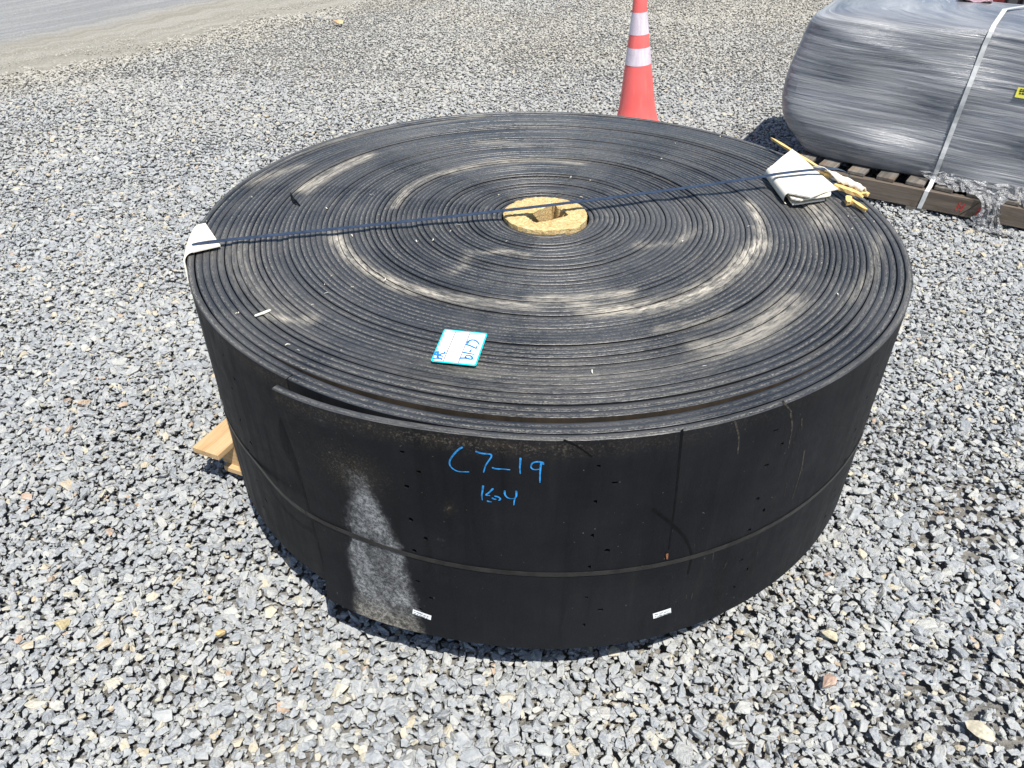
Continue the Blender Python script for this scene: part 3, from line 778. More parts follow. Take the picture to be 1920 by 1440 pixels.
for k_, c4 in enumerate(([(-107.4, 0.219), (-104.79, 0.2116), (-104.93, 0.1956), (-107.55, 0.2028)], [(-74.99, 0.2292), (-72.42, 0.2343), (-72.23, 0.2163), (-74.77, 0.2102)])):
    st = face_quad('sticker', c4, M['paper'], 0.0008)
    st['label'] = 'small white printed sticker near the lower edge, ' + ('beside the pale scuff' if k_ == 0 else 'right of the middle')
    face_strokes('print_line', dashes(c4, (0.33, 0.68), 3 + k_), 0.0024, M['print'], 0.0011, st, False)
FP = lambda L: [to_face(x, y) for x, y in L]
face_strokes('rust_spot', [FP([(1250, 1037), (1250, 1046)])], 0.005, M['rustspot'], 0.0028)
face_strokes('black_streak', [FP([(1279, 806), (1273, 870), (1266, 940), (1254, 1030)])], 0.0050, M['soot'], 0.0004)
face_strokes('black_streak', [FP([(1225, 955), (1262, 985), (1285, 1010), (1296, 1040), (1290, 1075)])], 0.0070, M['soot'], 0.0005)
face_strokes('black_streak', [FP([(1058, 825), (1085, 838), (1110, 856)])], 0.0042, M['soot'], 0.0005)
for S in ([(1378, 790), (1385, 820), (1383, 850)], [(1482, 775), (1485, 800), (1478, 840)], [(1503, 785), (1503, 805)], [(1508, 845), (1502, 880), (1485, 935)], [(1467, 752), (1484, 772)]):
    face_strokes('scrape_mark', [FP(S)], 0.0042, M['scrape'], 0.0004)
for S in ([(1338, 1035), (1336, 1050)], [(1298, 1112), (1296, 1124)], [(1287, 1115), (1286, 1122)], [(1362, 1055), (1357, 1066)], [(1475, 905), (1470, 930)], [(500, 925), (530, 975)]):
    face_strokes('scrape_mark', [FP(S)], 0.0018, M['scrape'], 0.0005)

# ------------------------------------------------------------------ core
core_c = centre(0)
QH = [(-0.050, 0.004), (0.027, 0.090), (0.076, 0.010), (-0.022, -0.040)]
cv, cf = [], []; n = 72; rr_ = random.Random(4)
ring = []
for i in range(n):
    a = 2 * math.pi * i / n; kk = ((-62.0 - math.degrees(a)) % 360.0) / 360.0; r = 0.1095 + 0.0125 * kk * (1 - sstep(kk, 0.97, 1.0)) + rr_.uniform(-0.0022, 0.0012); ring.append((core_c[0] + r * math.cos(a), core_c[1] + r * math.sin(a)))
hole = []
for i in range(4):
    p, q = np.array(QH[i]), np.array(QH[(i + 1) % 4])
    for t in np.linspace(0, 1, 18, endpoint=False):
        w = p + (q - p) * t + rr_.uniform(-1, 1) * 0.0018; hole.append(tuple(w))
# order the hole points by angle to pair with the ring
hc = np.mean(QH, axis=0); hole.sort(key=lambda p: math.atan2(p[1] - hc[1], p[0] - hc[0])); ring.sort(key=lambda p: math.atan2(p[1] - core_c[1], p[0] - core_c[0]))
zc_top = ZT - 0.001; NR = 9
for j in range(NR + 1):
    s = j / NR
    for i in range(n):
        p = np.array(ring[i]) * (1 - s) + np.array(hole[i]) * s
        z = zc_top + rr_.uniform(-0.0018, 0.0018) - (0.003 if j in (0, NR) else 0)
        cv.append((p[0], p[1], z))
for j in range(NR):
    for i in range(n): cf.append((j*n + i, j*n + (i + 1) % n, (j + 1)*n + (i + 1) % n, (j + 1)*n + i))
b0 = len(cv)
for zz in (zc_top - 0.03, 0.16):
    for i in range(n): cv.append((ring[i][0], ring[i][1], zz))
for i in range(n):
    k2 = (i + 1) % n; cf.append((i, k2, b0 + k2, b0 + i)); cf.append((b0 + i, b0 + k2, b0 + n + k2, b0 + n + i))
b1 = len(cv)
for zz in (zc_top - 0.06, zc_top - 0.3):
    for i in range(n):
        cv.append((hole[i][0] + rr_.uniform(-.002, .002), hole[i][1] + rr_.uniform(-.002, .002), zz))
for i in range(n):
    k2 = (i + 1) % n; cf.append((NR*n + i, NR*n + k2, b1 + k2, b1 + i)); cf.append((b1 + i, b1 + k2, b1 + n + k2, b1 + n + i))
cf.append([b1 + n + i for i in range(n)])
core = mesh_obj('fibre_core', cv, cf, M['core'], fix=True)
tag(core, 'round tan pressed-fibre core with a square hole in the coil centre', 'core')

# ------------------------------------------------------------------ straps
def strap(name, path, wdir, width, thick, mat, outn=None):
    """flat band along 3-D path; wdir(i) gives the width direction, outn(i) the outward direction"""
    P = np.array(path); n = len(P); v, f = [], []
    for i in range(n):
        w = np.array(wdir(i)) * width / 2; o = np.array(outn(i)) * thick
        v += [P[i] - w, P[i] + w, P[i] + w + o, P[i] - w + o]
    for i in range(n - 1):
        for k in range(4): f.append((4*i + k, 4*i + (k + 1) % 4, 4*(i + 1) + (k + 1) % 4, 4*(i + 1) + k))
    f += [(0, 1, 2, 3), (4*(n-1), 4*(n-1) + 3, 4*(n-1) + 2, 4*(n-1) + 1)]
    return mesh_obj(name, v, f, mat)
hp, hn = [], []
for a in np.concatenate([[TH_END + 0.05], np.arange(TH_END + 1.0, TH_END + 359.6, 2.0), [TH_END + 359.9]]):
    zz = 0.408 + 0.014 * math.cos(math.radians(a + 90 + 180)) + 0.004 * math.sin(math.radians(a * 2))
    aa = min(a, TH_END + 359.9)
    r = max(r_out(a if a < TH_END + 360 else a - 360, 0.405), 0) + 0.001
    # the band bridges the step at the loose end
    d = (a - TH_END)
    if d > 330: r = r + (r_out(TH_END + 0.01, 0.405) - r_out(TH_END + 359.9, 0.405)) * sstep(d, 345, 360)
    r += 0.0038 * (1 - sstep(d, 2, 9)) + 0.0038 * sstep(d, 345, 359)
    hp.append((r * math.cos(math.radians(a)), r * math.sin(math.radians(a)), zz)); hn.append((math.cos(math.radians(a)), math.sin(math.radians(a)), 0))
side_strap = strap('steel_strap', hp, lambda i: (0, 0, 1), 0.0115, 0.0012, M['dark_steel'], lambda i: hn[i])
tag(side_strap, 'thin dark steel strap running around the side of the belt roll', 'strap', 'steel straps on the belt roll')
sd_ = np.array([0.9647, 0.2634]); 
PTS = [(-0.949, 0.16), (-0.9485, 0.45), (-0.948, 0.66), (-0.9465, 0.735), (-0.938, 0.755), (-0.922, 0.763), (-0.89, 0.7665), (-0.83, 0.7675), (-0.4, 0.7695), (0.0, 0.7745), (0.4, 0.786), (0.66, 0.7985), (0.70, 0.8015), (0.78, 0.8035), (0.86, 0.8025), (0.91, 0.795), (0.945, 0.775), (0.957, 0.74), (0.957, 0.6), (0.955, 0.16)]
PTS = catmull(PTS, 4)
tp = [(s * sd_[0] + 0.003, 0.0135 + s * sd_[1], z) for s, z in PTS]
TG = np.gradient(PTS, axis=0); TG /= np.hypot(TG[:, 0], TG[:, 1])[:, None]
def tnorm(i): return (-TG[i][1] * sd_[0], -TG[i][1] * sd_[1], TG[i][0])
top_strap = strap('steel_strap', tp, lambda i: (-sd_[1], sd_[0], 0.06), 0.0135, 0.0012, M['blue_steel'], tnorm)
tag(top_strap, 'blue-black steel strap stretched across the top of the belt roll', 'strap', 'steel straps on the belt roll')

# ------------------------------------------------------------------ edge protectors
e1 = np.array([0.54, -0.842]); e2 = np.array([-0.842, -0.54]); o1 = np.array([-0.898, -0.100])
v, f = [], []; na, nb = 10, 26
pth = []
for lay, dz in ((0, 0.0), (1, -0.004)):
    for i in range(na + 1):
        for j in range(nb + 1):
            p = o1 + e1 * (0.152 * i / na + 0) + e2 * (0.16 * j / nb + 0); r = np.hypot(*p)
            rl = 0.9365
            if r < rl - 0.02: z = ZT + 0.012; q = p
            else:
                ex = r - (rl - 0.02); ang = min(ex / 0.022, math.pi / 2); rest = max(0, ex - 0.022 * math.pi / 2)
                rr2 = (rl - 0.02) + 0.022 * math.sin(ang); z = ZT + 0.012 - 0.022 * (1 - math.cos(ang)) - rest; q = p / r * rr2
            n_out = 0.0 if r < rl - 0.02 else 1.0
            v.append((q[0] * (1 - (0.004 * n_out if lay else 0)), q[1] * (1 - (0.004 * n_out if lay else 0)), z + (dz if not n_out else dz * 0.5)))
ns = (na + 1) * (nb + 1)
for lay in (0, 1):
    for i in range(na):
        for j in range(nb):
            b = lay * ns + i * (nb + 1) + j; f.append((b, b + 1, b + nb + 2, b + nb + 1))
rim = [i * (nb + 1) for i in range(na + 1)] + [na * (nb + 1) + j for j in range(1, nb + 1)] + [i * (nb + 1) + nb for i in range(na - 1, -1, -1)] + [j for j in range(nb - 1, 0, -1)]
for a, b in zip(rim, rim[1:] + rim[:1]): f.append((a, b, b + ns, a + ns))
padl = mesh_obj('edge_protector', v, f, M['card'], smooth=False)
tag(padl, 'white card pad bent over the left rim under the strap', 'edge protector', 'card pads under the strap')

padr = empty('edge_protector', (0.76, 0.21, ZT + 0.005))
tag(padr, 'thick folded white card pad under the strap near the right rim', 'edge protector', 'card pads under the strap')
def sheet(name, poly, z0, thick, mat, curl, parent, seed):
    """polygon card as a fine triangulated sheet with thickness and a little curl"""
    bm = bmesh.new(); vs_ = []
    n = len(poly); r = random.Random(seed)
    for i in range(n):
        p, q = np.array(poly[i]), np.array(poly[(i + 1) % n])
        for t in np.linspace(0, 1, 7, endpoint=False):
            w = p + (q - p) * t + np.array((r.uniform(-.0012, .0012), r.uniform(-.0012, .0012)))
            vs_.append(bm.verts.new((w[0] - 0.76, w[1] - 0.21, 0)))
    fc = bm.faces.new(vs_)
    bmesh.ops.triangulate(bm, faces=[fc]); bmesh.ops.subdivide_edges(bm, edges=bm.edges[:], cuts=2, use_grid_fill=True)
    for w in bm.verts: w.co.z = z0 - (ZT + 0.005) + curl(w.co.x + 0.76, w.co.y + 0.21)
    ext = bmesh.ops.extrude_face_region(bm, geom=bm.faces[:])
    for g in ext['geom']:
        if isinstance(g, bmesh.types.BMVert): g.co.z += thick
    bmesh.ops.recalc_face_normals(bm, faces=bm.faces)
    me = bpy.data.meshes.new(name); bm.to_mesh(me); bm.free(); me.materials.append(mat)
    o = bpy.data.objects.new(name, me); return link(o, parent)
A_, B_, C_, D_, E_ = (.682, .283), (.786, .430), (.848, .155), (.738, .058), (.688, .090)
sheet('card_sheet', [A_, B_, C_, D_, E_], ZT + 0.0355, 0.004, M['card'], lambda x, y: -0.010 * max(0, (x - 0.79) / 0.06) - 0.004 * math.sin((y - .05) * 12), padr, 1)
sheet('card_sheet', [(.690, .275), (.775, .40), (.835, .185), (.812, .105), (.715, .066), (.692, .078)], ZT + 0.020, 0.004, M['card'], lambda x, y: 0.003 * math.sin(y * 20), padr, 2)
sheet('card_sheet', [(.692, .26), (.77, .38), (.83, .20), (.80, .11), (.72, .080), (.70, .075)], ZT + 0.007, 0.004, M['card'], lambda x, y: 0.0, padr, 3)
v, f = [], []; npts = 7
ea, eb = np.array(A_), np.array(E_); nrm = np.array([-(eb - ea)[1], (eb - ea)[0]]); nrm = -nrm / np.hypot(*nrm)
if nrm[0] > 0: nrm = -nrm
for i in range(11):
    p = ea + (eb - ea) * i / 10
    for j in range(npts):
        w = math.pi * j / (npts - 1); q = p + nrm * 0.011 * math.sin(w); dip = -0.004 * math.sin((p[1] - .05) * 12) * (1 - j / (npts - 1))
        v.append((q[0] - .76, q[1] - .21, 0.0165 + 0.0175 * math.cos(w) + dip))
for i in range(10):
    for j in range(npts - 1): f.append((i*npts + j, i*npts + j + 1, (i + 1)*npts + j + 1, (i + 1)*npts + j))
mesh_obj('fold_edge', v, f, M['card'], padr, smooth=True)
# canvas flap hanging over the rim
v, f = [], []
cvA = [(.815, .300), (.858, .232), (.895, .170), (.915, .118)]; cvB = [(.852, .175), (.868, .160), (.885, .140), (.897, .112)]
for i in range(13):
    s = i / 12 * 3; k = min(2, int(s)); t = s - k
    a = np.array(cvA[k]) * (1 - t) + np.array(cvA[k + 1]) * t; b = np.array(cvB[k]) * (1 - t) + np.array(cvB[k + 1]) * t
    for j in range(6):
        u = j / 5; p = a * (1 - u) + b * u; v.append((p[0], p[1], ZT + 0.038 + 0.014 * math.sin(u * math.pi) - 0.006 * i / 12 + 0.002 * math.sin(i * 1.9 + j)))
for i in range(12):
    for j in range(5): f.append((i*6 + j, i*6 + j + 1, (i + 1)*6 + j + 1, (i + 1)*6 + j))
cvs = mesh_obj('canvas_strip', v, f, M['canvas'], smooth=True)
sm = cvs.modifiers.new('thickness', 'SOLIDIFY'); sm.thickness = 0.003
tag(cvs, 'cream folded canvas strip pinched under the strap at the right rim', 'canvas strip')

def splinter(a, b, w, h, seed, label, mat='splinter', group='wood splinters under the right pad', name='wood_splinter'):
    a, b = np.array(a, float), np.array(b, float); L = np.linalg.norm(b - a); r = random.Random(seed); v, f = [], []; n = 6
    for i in range(n + 1):
        x = -L / 2 + L * i / n; k = 1.0 if 0 < i < n else 0.55
        for y, z in ((-1, -1), (1, -1), (1, 1), (-1, 1)):
            v.append((x + (r.uniform(-.12, .12) * L if i in (0, n) else 0) * 0.5, y * w / 2 * k * r.uniform(.8, 1.15), z * h / 2 * r.uniform(.8, 1.15)))
    for i in range(n):
        for k in range(4): f.append((4*i + k, 4*(i + 1) + k, 4*(i + 1) + (k + 1) % 4, 4*i + (k + 1) % 4))
    f += [(0, 1, 2, 3), (4*n + 3, 4*n + 2, 4*n + 1, 4*n)]
    o = mesh_obj(name, v, f, M[mat])
    d = Vector(b - a); o.location = (a + b) / 2; o.rotation_euler = d.to_track_quat('X', 'Z').to_euler()
    if label: tag(o, label, 'wood splinter', group)
    return o
zs = ZT + 0.02
splinter((.757, .536, zs + .016), (.842, .262, zs + .012), .010, .007, 1, 'long thin splinter sticking out behind the folded card pad')
splinter((.822, .285, zs + .012), (.848, .235, zs + .010), .020, .012, 2, 'short blunt splinter between the card pad and canvas strip')
splinter((.850, .178, zs + .006), (.905, .108, zs + .006), .030, .010, 3, 'widest broken yellow splinter below the canvas strip at the rim')
splinter((.868, .120, zs - .006), (.858, .085, zs - .010), .016, .012, 4, 'stubby pale splinter pointing down from the broken clump')
splinter((.868, .112, zs - .008), (.892, .042, zs - .011), .012, .009, 5, 'narrow splinter reaching lowest from the broken clump')
splinter((.888, .142, zs + .010), (.922, .112, zs + .004), .016, .009, 6, 'splinter tip jutting farthest right over the rim')

# ------------------------------------------------------------------ paper lot label
LZ = ZT + 0.0075
LP = lambda x, y: on_plane(770 + x / 10.667, 600 + y / 10.667, LZ)[:2]
quad = [np.array(LP(*c)) for c in ((672, 180), (1540, 268), (1308, 920), (398, 825))]
lab = empty('paper_label', (*np.mean(quad, axis=0), LZ)); lc = np.mean(quad, axis=0)
tag(lab, 'white paper lot label with turquoise border lying on the coil', 'paper label')
def flat_poly(name, pts, z, mat, thick=0.0):
    v = [(p[0] - lc[0], p[1] - lc[1], z) for p in pts]; n = len(v); f = [list(range(n))]
    if thick:
        v += [(x, y, z - thick) for x, y, _ in v]; f += [[n + i for i in range(n)][::-1]] + [(i, (i + 1) % n, n + (i + 1) % n, n + i) for i in range(n)]
    return mesh_obj(name, v, f, mat, lab)
def lerpq(u, w): return (quad[0] * (1 - u) + quad[1] * u) * (1 - w) + (quad[3] * (1 - u) + quad[2] * u) * w
def rounded(m, r=0.05, n=5):
    out = []
    for (cu, cw, a0) in ((1 - m - r, m + r, -90), (1 - m - r, 1 - m - r, 0), (m + r, 1 - m - r, 90), (m + r, m + r, 180)):
        for i in range(n + 1):
            a = math.radians(a0 + 90 * i / n); out.append(lerpq(cu + r * math.cos(a), cw + r * math.sin(a)))
    return out
flat_poly('border', rounded(0.0), 0.0, M['cyan'], 0.0006)
flat_poly('sheet', rounded(0.034, 0.035), 0.0003, M['paper'])
def flat_strokes(name, strokes, w, z, mat, taper=False):
    v, f = [], []
    for si, S in enumerate(strokes):
        A, B = ribbon2(np.array(S), w, taper); b0 = len(v)
        for a, b in zip(A, B):
            for q in (a, b): v.append((q[0] - lc[0], q[1] - lc[1], z + si * 0.00004))
        for i in range(len(A) - 1): f.append((b0 + 2*i, b0 + 2*i + 1, b0 + 2*i + 3, b0 + 2*i + 2))
    return mesh_obj(name, v, f, mat, lab, fix=False)
ZL = lambda L: [LP(x, y) for x, y in L]
flat_strokes('ruled_line', [ZL([(905, 232), (650, 828)]), ZL([(1190, 258), (950, 868)]), ZL([(745, 625), (1005, 655)])], 0.0024, 0.0006, M['print'])
r5 = random.Random(9); tx = []
for (x0, y0, x1, y1) in ((700, 240, 680, 320), (770, 265, 745, 330), (825, 290, 810, 335), (660, 420, 640, 555), (710, 430, 690, 540), (755, 480, 720, 565), (1000, 580, 985, 640), (930, 780, 905, 840), (1330, 640, 1300, 780), (1400, 470, 1370, 560), (1250, 840, 1235, 875)):
    m_ = 5
    for q in range(m_):
        a = q / m_; b = (q + 0.6) / m_; tx.append(ZL([(x0 + (x1 - x0) * a, y0 + (y1 - y0) * a + r5.uniform(-8, 8)), (x0 + (x1 - x0) * b + 14 * r5.uniform(-1, 1), y0 + (y1 - y0) * b)]))
for yy in (300, 330, 360, 390):
    for q in range(7):
        x0 = 1210 + q * 33 + r5.uniform(-8, 8) - (yy - 300) * 0.35; tx.append(ZL([(x0, yy + q * 4), (x0 + r5.uniform(8, 18), yy + q * 4 + r5.uniform(-16, 16))]))
for (x, y) in ((665, 345), (735, 355), (800, 360), (555, 578), (625, 588), (700, 595)):
    tx.append(ZL([(x + 18 * math.cos(w), y + 16 * math.sin(w)) for w in np.linspace(0, 5.9, 9)]))
flat_strokes('small_print', tx, 0.0011, 0.00065, plain('faint_grey_print', (0.40, 0.40, 0.41), 0.6, 0.3))['kind'] = 'stuff'
for hi, S in enumerate(([(1140, 470), (1170, 425), (1240, 405), (1310, 425), (1350, 460), (1365, 492)], [(1112, 495), (1200, 525), (1280, 562), (1315, 572), (1328, 528)],
    [(1190, 638), (1212, 600)], [(1062, 655), (1160, 675), (1270, 695)], [(985, 770), (1100, 770), (1190, 790), (1235, 785), (1225, 745), (1180, 718), (1120, 718), (1098, 742), (1110, 768)],
    [(545, 650), (505, 660), (488, 690), (510, 705), (540, 690), (552, 655), (530, 635)], [(552, 640), (545, 715), (620, 682), (685, 672), (672, 645)], [(460, 776), (500, 772), (548, 776)], [(548, 776), (546, 712), (640, 735)], [(552, 778), (600, 772), (626, 800)])):
    flat_strokes('pen_stroke', [ZL(S)], 0.0046, 0.0011 + hi * 0.00004, M['ink'], True)

# ------------------------------------------------------------------ chips lying on the coil
shv = []
for i in range(4):
    r = random.Random(30 + i); v, f = [], []; n = 5; L = 1.0
    for j in range(n + 1):
        x = -0.5 + j / n; k = math.sin(math.pi * (j + 0.6) / (n + 1.2)); cz_ = 0.16 * math.sin(j * (0.7 + 0.3 * i)) + 0.2; cy_ = 0.12 * math.sin(j * 0.9 + i)
        v += [(x, cy_ - 0.11 * k, cz_), (x, cy_ + 0.11 * k, cz_ + 0.05), (x, cy_, cz_ - 0.12)]
    for j in range(n):
        for k in range(3): f.append((3*j + k, 3*(j + 1) + k, 3*(j + 1) + (k + 1) % 3, 3*j + (k + 1) % 3))
    me = bpy.data.meshes.new('wood_shaving'); me.from_pydata(v, [], f); me.materials.append(M['canvas']); shv.append(me)
SH = [(1225, 333), (936, 368), (711, 405), (697, 368), (660, 445), (473, 372), (613, 393), (448, 408), (388, 417), (580, 441), (859, 424), (812, 453), (623, 520), (609, 536), (661, 541), (722, 528), (613, 553), (587, 574),
      (446, 590), (1070, 335), (1107, 341), (1071, 429), (950, 455), (1190, 400), (1268, 370), (1280, 455), (1403, 427), (1540, 496), (1570, 555), (1350, 258), (1266, 271), (1590, 408), (1602, 411), (1620, 413), (1638, 418), (1597, 432), (1320, 690), (1250, 633), (700, 640), (640, 660), (540, 650), (1090, 372), (845, 436), (782, 455), (560, 660), (1110, 700), (1480, 520), (1240, 300)]
for i, (a, b) in enumerate(SH):
    p = on_plane(a, b, ZT); r = random.Random(100 + i); big = r.uniform(0.005, 0.012)
    o = place('wood_shaving', shv[i % 4], (p[0], p[1], ZT + 0.0035), r.uniform(0, 6.28)); o.scale = (big, big * 0.9, big * 0.8)
    tag(o, 'tiny pale wood shaving lying on the coiled belt top', 'wood shaving', 'tiny wood shavings scattered over the coil')
p = on_plane(500, 592, ZT); splinter((p[0] - .022, p[1] - .008, ZT + .0045), (p[0] + .004, p[1] + .016, ZT + .0045), .0065, .0025, 12, 'flat pale wood chip on the front left of the coil', group=None, name='wood_chip', mat='card')['category'] = 'wood chip'
v, f = [], []
rs = catmull([on_plane(a, b, ZT)[:2] for a, b in ((545, 366), (549, 374), (553, 380), (564, 388))], 4)
for i, q in enumerate(rs):
    w = 0.0035 * math.sin(math.pi * (i + .8) / (len(rs) + .6)); zz = ZT + 0.004 + 0.004 * math.sin(i * 0.9)
    v += [(q[0] - w, q[1] - w, zz), (q[0] + w, q[1] + w, zz), (q[0], q[1], zz + 0.005)]
for i in range(len(rs) - 1):
    for k in range(3): f.append((3*i + k, 3*(i + 1) + k, 3*(i + 1) + (k + 1) % 3, 3*i + (k + 1) % 3))
tag(mesh_obj('rubber_sliver', v, f, M['soot']), 'curled black rubber sliver on the back left of the coil', 'rubber sliver')

# ------------------------------------------------------------------ timber pallet under the roll
PA = D(68.0); ex = np.array([math.cos(PA), math.sin(PA)]); ey = np.array([math.sin(PA), -math.cos(PA)])   # boards run along ex, stringers along ey
p0 = np.array([-1.022, -0.288])
pal = empty('timber_pallet', (0, 0, 0)); tag(pal, 'fresh pine timber pallet under the belt roll, one board end showing left', 'pallet')
tb = [box_mesh('top_board', 1.25, 0.095, 0.020, M['pine'], 0.0012, 0.0, i) for i in range(1)][0]
for i in range(8):
    c = p0 + ey * (0.05 + i * 0.168) + ex * 0.625
    place('top_board', tb, (c[0], c[1], ZB - 0.0105), PA, pal)
sb = box_mesh('stringer', 1.25, 0.038, 0.078, M['pine'], 0.0015); bb = box_mesh('bottom_board', 1.25, 0.09, 0.019, M['pine'], 0.0012)
for s in (0.085, 0.62, 1.15):
    c = p0 + ex * s + ey * (0.036 + 0.625)
    place('stringer', sb, (c[0], c[1], 0.080), PA - math.pi / 2, pal)
    c = p0 + ex * (s + 0.01) + ey * (0.050 + 0.625)
    place('bottom_board', bb, (c[0], c[1], 0.0310), PA - math.pi / 2, pal)

# ------------------------------------------------------------------ traffic cone
cb = on_plane(1193, 247, 0.0)
cone = empty('traffic_cone', (cb[0], cb[1], 0.0)); cone.rotation_euler = (0.0, D(-4.4), 0.3)
tag(cone, 'orange-red traffic cone with two white reflective bands behind the roll', 'traffic cone')
def lathe(name, prof, mat, parent, n=48, smooth=True):
    v, f = [], []
    for r, z in prof:
        for i in range(n): a = 2 * math.pi * i / n; v.append((r * math.cos(a), r * math.sin(a), z))
    for j in range(len(prof) - 1):
        for i in range(n): f.append((j*n + i, j*n + (i + 1) % n, (j + 1)*n + (i + 1) % n, (j + 1)*n + i))
    return mesh_obj(name, v, f, mat, parent, smooth=smooth)
def crad(z):
    return np.interp(z, [0.03, 0.05, 0.075, 0.108, 0.175, 0.426, 0.524, 0.596, 0.717, 0.775, 0.86], [0.158, 0.146, 0.135, 0.125, 0.111, 0.0795, 0.0675, 0.0585, 0.0448, 0.040, 0.033])
zz_ = [0.03, 0.04, 0.05, 0.06, 0.075, 0.09, 0.11, 0.175, 0.26, 0.34, 0.426, 0.524, 0.596, 0.66, 0.717, 0.775, 0.86]
lathe('cone_body', [(crad(z), z) for z in zz_] + [(0.021, 0.872), (0.019, 0.862), (0.019, 0.8)], M['cone'], cone)
for z0, z1 in ((0.426, 0.524), (0.596, 0.717)):
    lathe('reflective_band', [(crad(z) + 0.0012, z) for z in np.linspace(z0, z1, 5)], M['band'], cone)
v, f = [], []
hw, rc = 0.185, 0.04
ringp = []
for cx_, cy_, a0 in ((hw - rc, hw - rc, 0), (-hw + rc, hw - rc, 90), (-hw + rc, -hw + rc, 180), (hw - rc, -hw + rc, 270)):
    for i in range(6): a = math.radians(a0 + 18 * i); ringp.append((cx_ + rc * math.cos(a), cy_ + rc * math.sin(a)))
m_ = len(ringp)
for s, z in ((1, 0.0), (1, 0.022), (0.96, 0.03), (0.72, 0.034)): v += [(x * s, y * s, z) for x, y in ringp]
for j in range(3):
    for i in range(m_): f.append((j*m_ + i, j*m_ + (i + 1) % m_, (j + 1)*m_ + (i + 1) % m_, (j + 1)*m_ + i))
f += [list(range(m_))[::-1], [3*m_ + i for i in range(m_)]]
mesh_obj('cone_base', v, f, M['cone'], cone)

# ------------------------------------------------------------------ wrapped load on its pallet
LA = D(-30); LO = (2.01, 1.786, 0.0)
lp = empty('wooden_pallet', LO, LA); tag(lp, 'weathered grey-brown pallet under the film-wrapped load', 'pallet')
SZ0, SZ1 = 0.016, 0.108
def slant_board(name, u0, u1, v0, v1, z0, z1, s0, s1, mat, parent):
    """stringer with slanted ends; local length along x"""
    c = ((u0 + u1) / 2, (v0 + v1) / 2, (z0 + z1) / 2); V = []
    for y in (v0, v1):
        V += [(u0 + s0 / 2, y, z1), (u0 - s0 / 2, y, z0), (u1 - s1 / 2, y, z0), (u1 + s1 / 2, y, z1)]
    V = [(a - c[0], b - c[1], d - c[2]) for a, b, d in V]
    o = mesh_obj(name, V, [(0, 1, 2, 3), (7, 6, 5, 4), (0, 4, 5, 1), (1, 5, 6, 2), (2, 6, 7, 3), (3, 7, 4, 0)], mat, parent)
    o.location = c; return o
slant_board('stringer', -0.66, 0.185, 0.0, 0.042, SZ0, SZ1, 0.0, 0.075, M['brown_wood'], lp)
slant_board('stringer', 0.1885, 1.15, 0.003, 0.044, SZ0 - 0.001, SZ1 - 0.001, 0.075, 0.0, M['brown_wood'], lp)
for vv in (0.50, 1.0): slant_board('stringer', -0.66, 1.15, vv, vv + 0.042, SZ0, SZ1, 0, 0, M['brown_wood'], lp)
for uu in (-0.60, -0.05, 0.52, 1.05):
    o = place('bottom_board', box_mesh('bottom_board', 1.06, 0.10, 0.02, M['grey_wood'], 0.0015), (uu, 0.53, SZ0 - 0.0115), math.pi / 2, lp)
db = [box_mesh('deck_board', 1.04, 0.088, 0.019, M['grey_wood'], 0.0025, 0.0012, i) for i in range(3)]
for i, uu in enumerate(np.arange(-0.625, 1.13, 0.1445)):
    o = place('deck_board', db[i % 3], (uu + random.uniform(-.006, .006), 0.545 + random.uniform(-.006, .008), SZ1 + 0.0105), math.pi / 2 - D(5) + random.uniform(-.02, .02), lp)
# red stencil letters on the stringer face
def uv_strokes(name, strokes, w, v_off, mat, parent):
    v, f = [], []
    for si, S in enumerate(strokes):
        A, B = ribbon2(np.array(S, float), w); b0 = len(v)
        for a, b in zip(A, B):
            for q in (a, b): v.append((q[0], v_off - si * 0.0001, q[1]))
        for i in range(len(A) - 1): f.append((b0 + 2*i, b0 + 2*i + 1, b0 + 2*i + 3, b0 + 2*i + 2))
    return mesh_obj(name, v, f, mat, parent, fix=False)
uv_strokes('stencil_letter', [[(0.128, 0.042), (0.136, 0.082)], [(0.132, 0.062), (0.156, 0.060)], [(0.150, 0.042), (0.158, 0.080)]], 0.009, -0.0012, M['red_ink'], lp)
uv_strokes('stencil_letter', [[(0.222, 0.034), (0.228, 0.074)], [(0.229, 0.074), (0.236, 0.052)], [(0.237, 0.052), (0.249, 0.072)], [(0.250, 0.072), (0.250, 0.034)]], 0.008, 0.0018, M['red_ink'], lp)

bale = empty('wrapped_load', LO, LA); tag(bale, 'bulky load wrapped in grey stretch film on a wooden pallet', 'wrapped load')
ZK = [0.130, 0.150, 0.185, 0.25, 0.32, 0.40, 0.48, 0.56, 0.64, 0.72, 0.78, 0.82, 0.845, 0.858]
UL = [-0.715, -0.735, -0.765, -0.822, -0.862, -0.885, -0.888, -0.880, -0.868, -0.850, -0.832, -0.800, -0.74, -0.64]
VF = [0.128, 0.118, 0.112, 0.106, 0.104, 0.105, 0.107, 0.110, 0.113, 0.117, 0.121, 0.128, 0.148, 0.23]
VB = [1.00, 1.02, 1.03, 1.05, 1.06, 1.07, 1.07, 1.07, 1.06, 1.05, 1.03, 0.99, 0.93, 0.84]
zs_ = np.concatenate([np.linspace(0.130, 0.78, 56), np.linspace(0.79, 0.858, 12)]); nA = 220
v, f = [], []
nzr = np.random.default_rng(2).random((200, 32))
def bn(u, z, s): return math.sin(u * 3.1 * s + 4 * math.sin(z * 5.0)) * math.sin(z * 23 * s + u * 2.0)
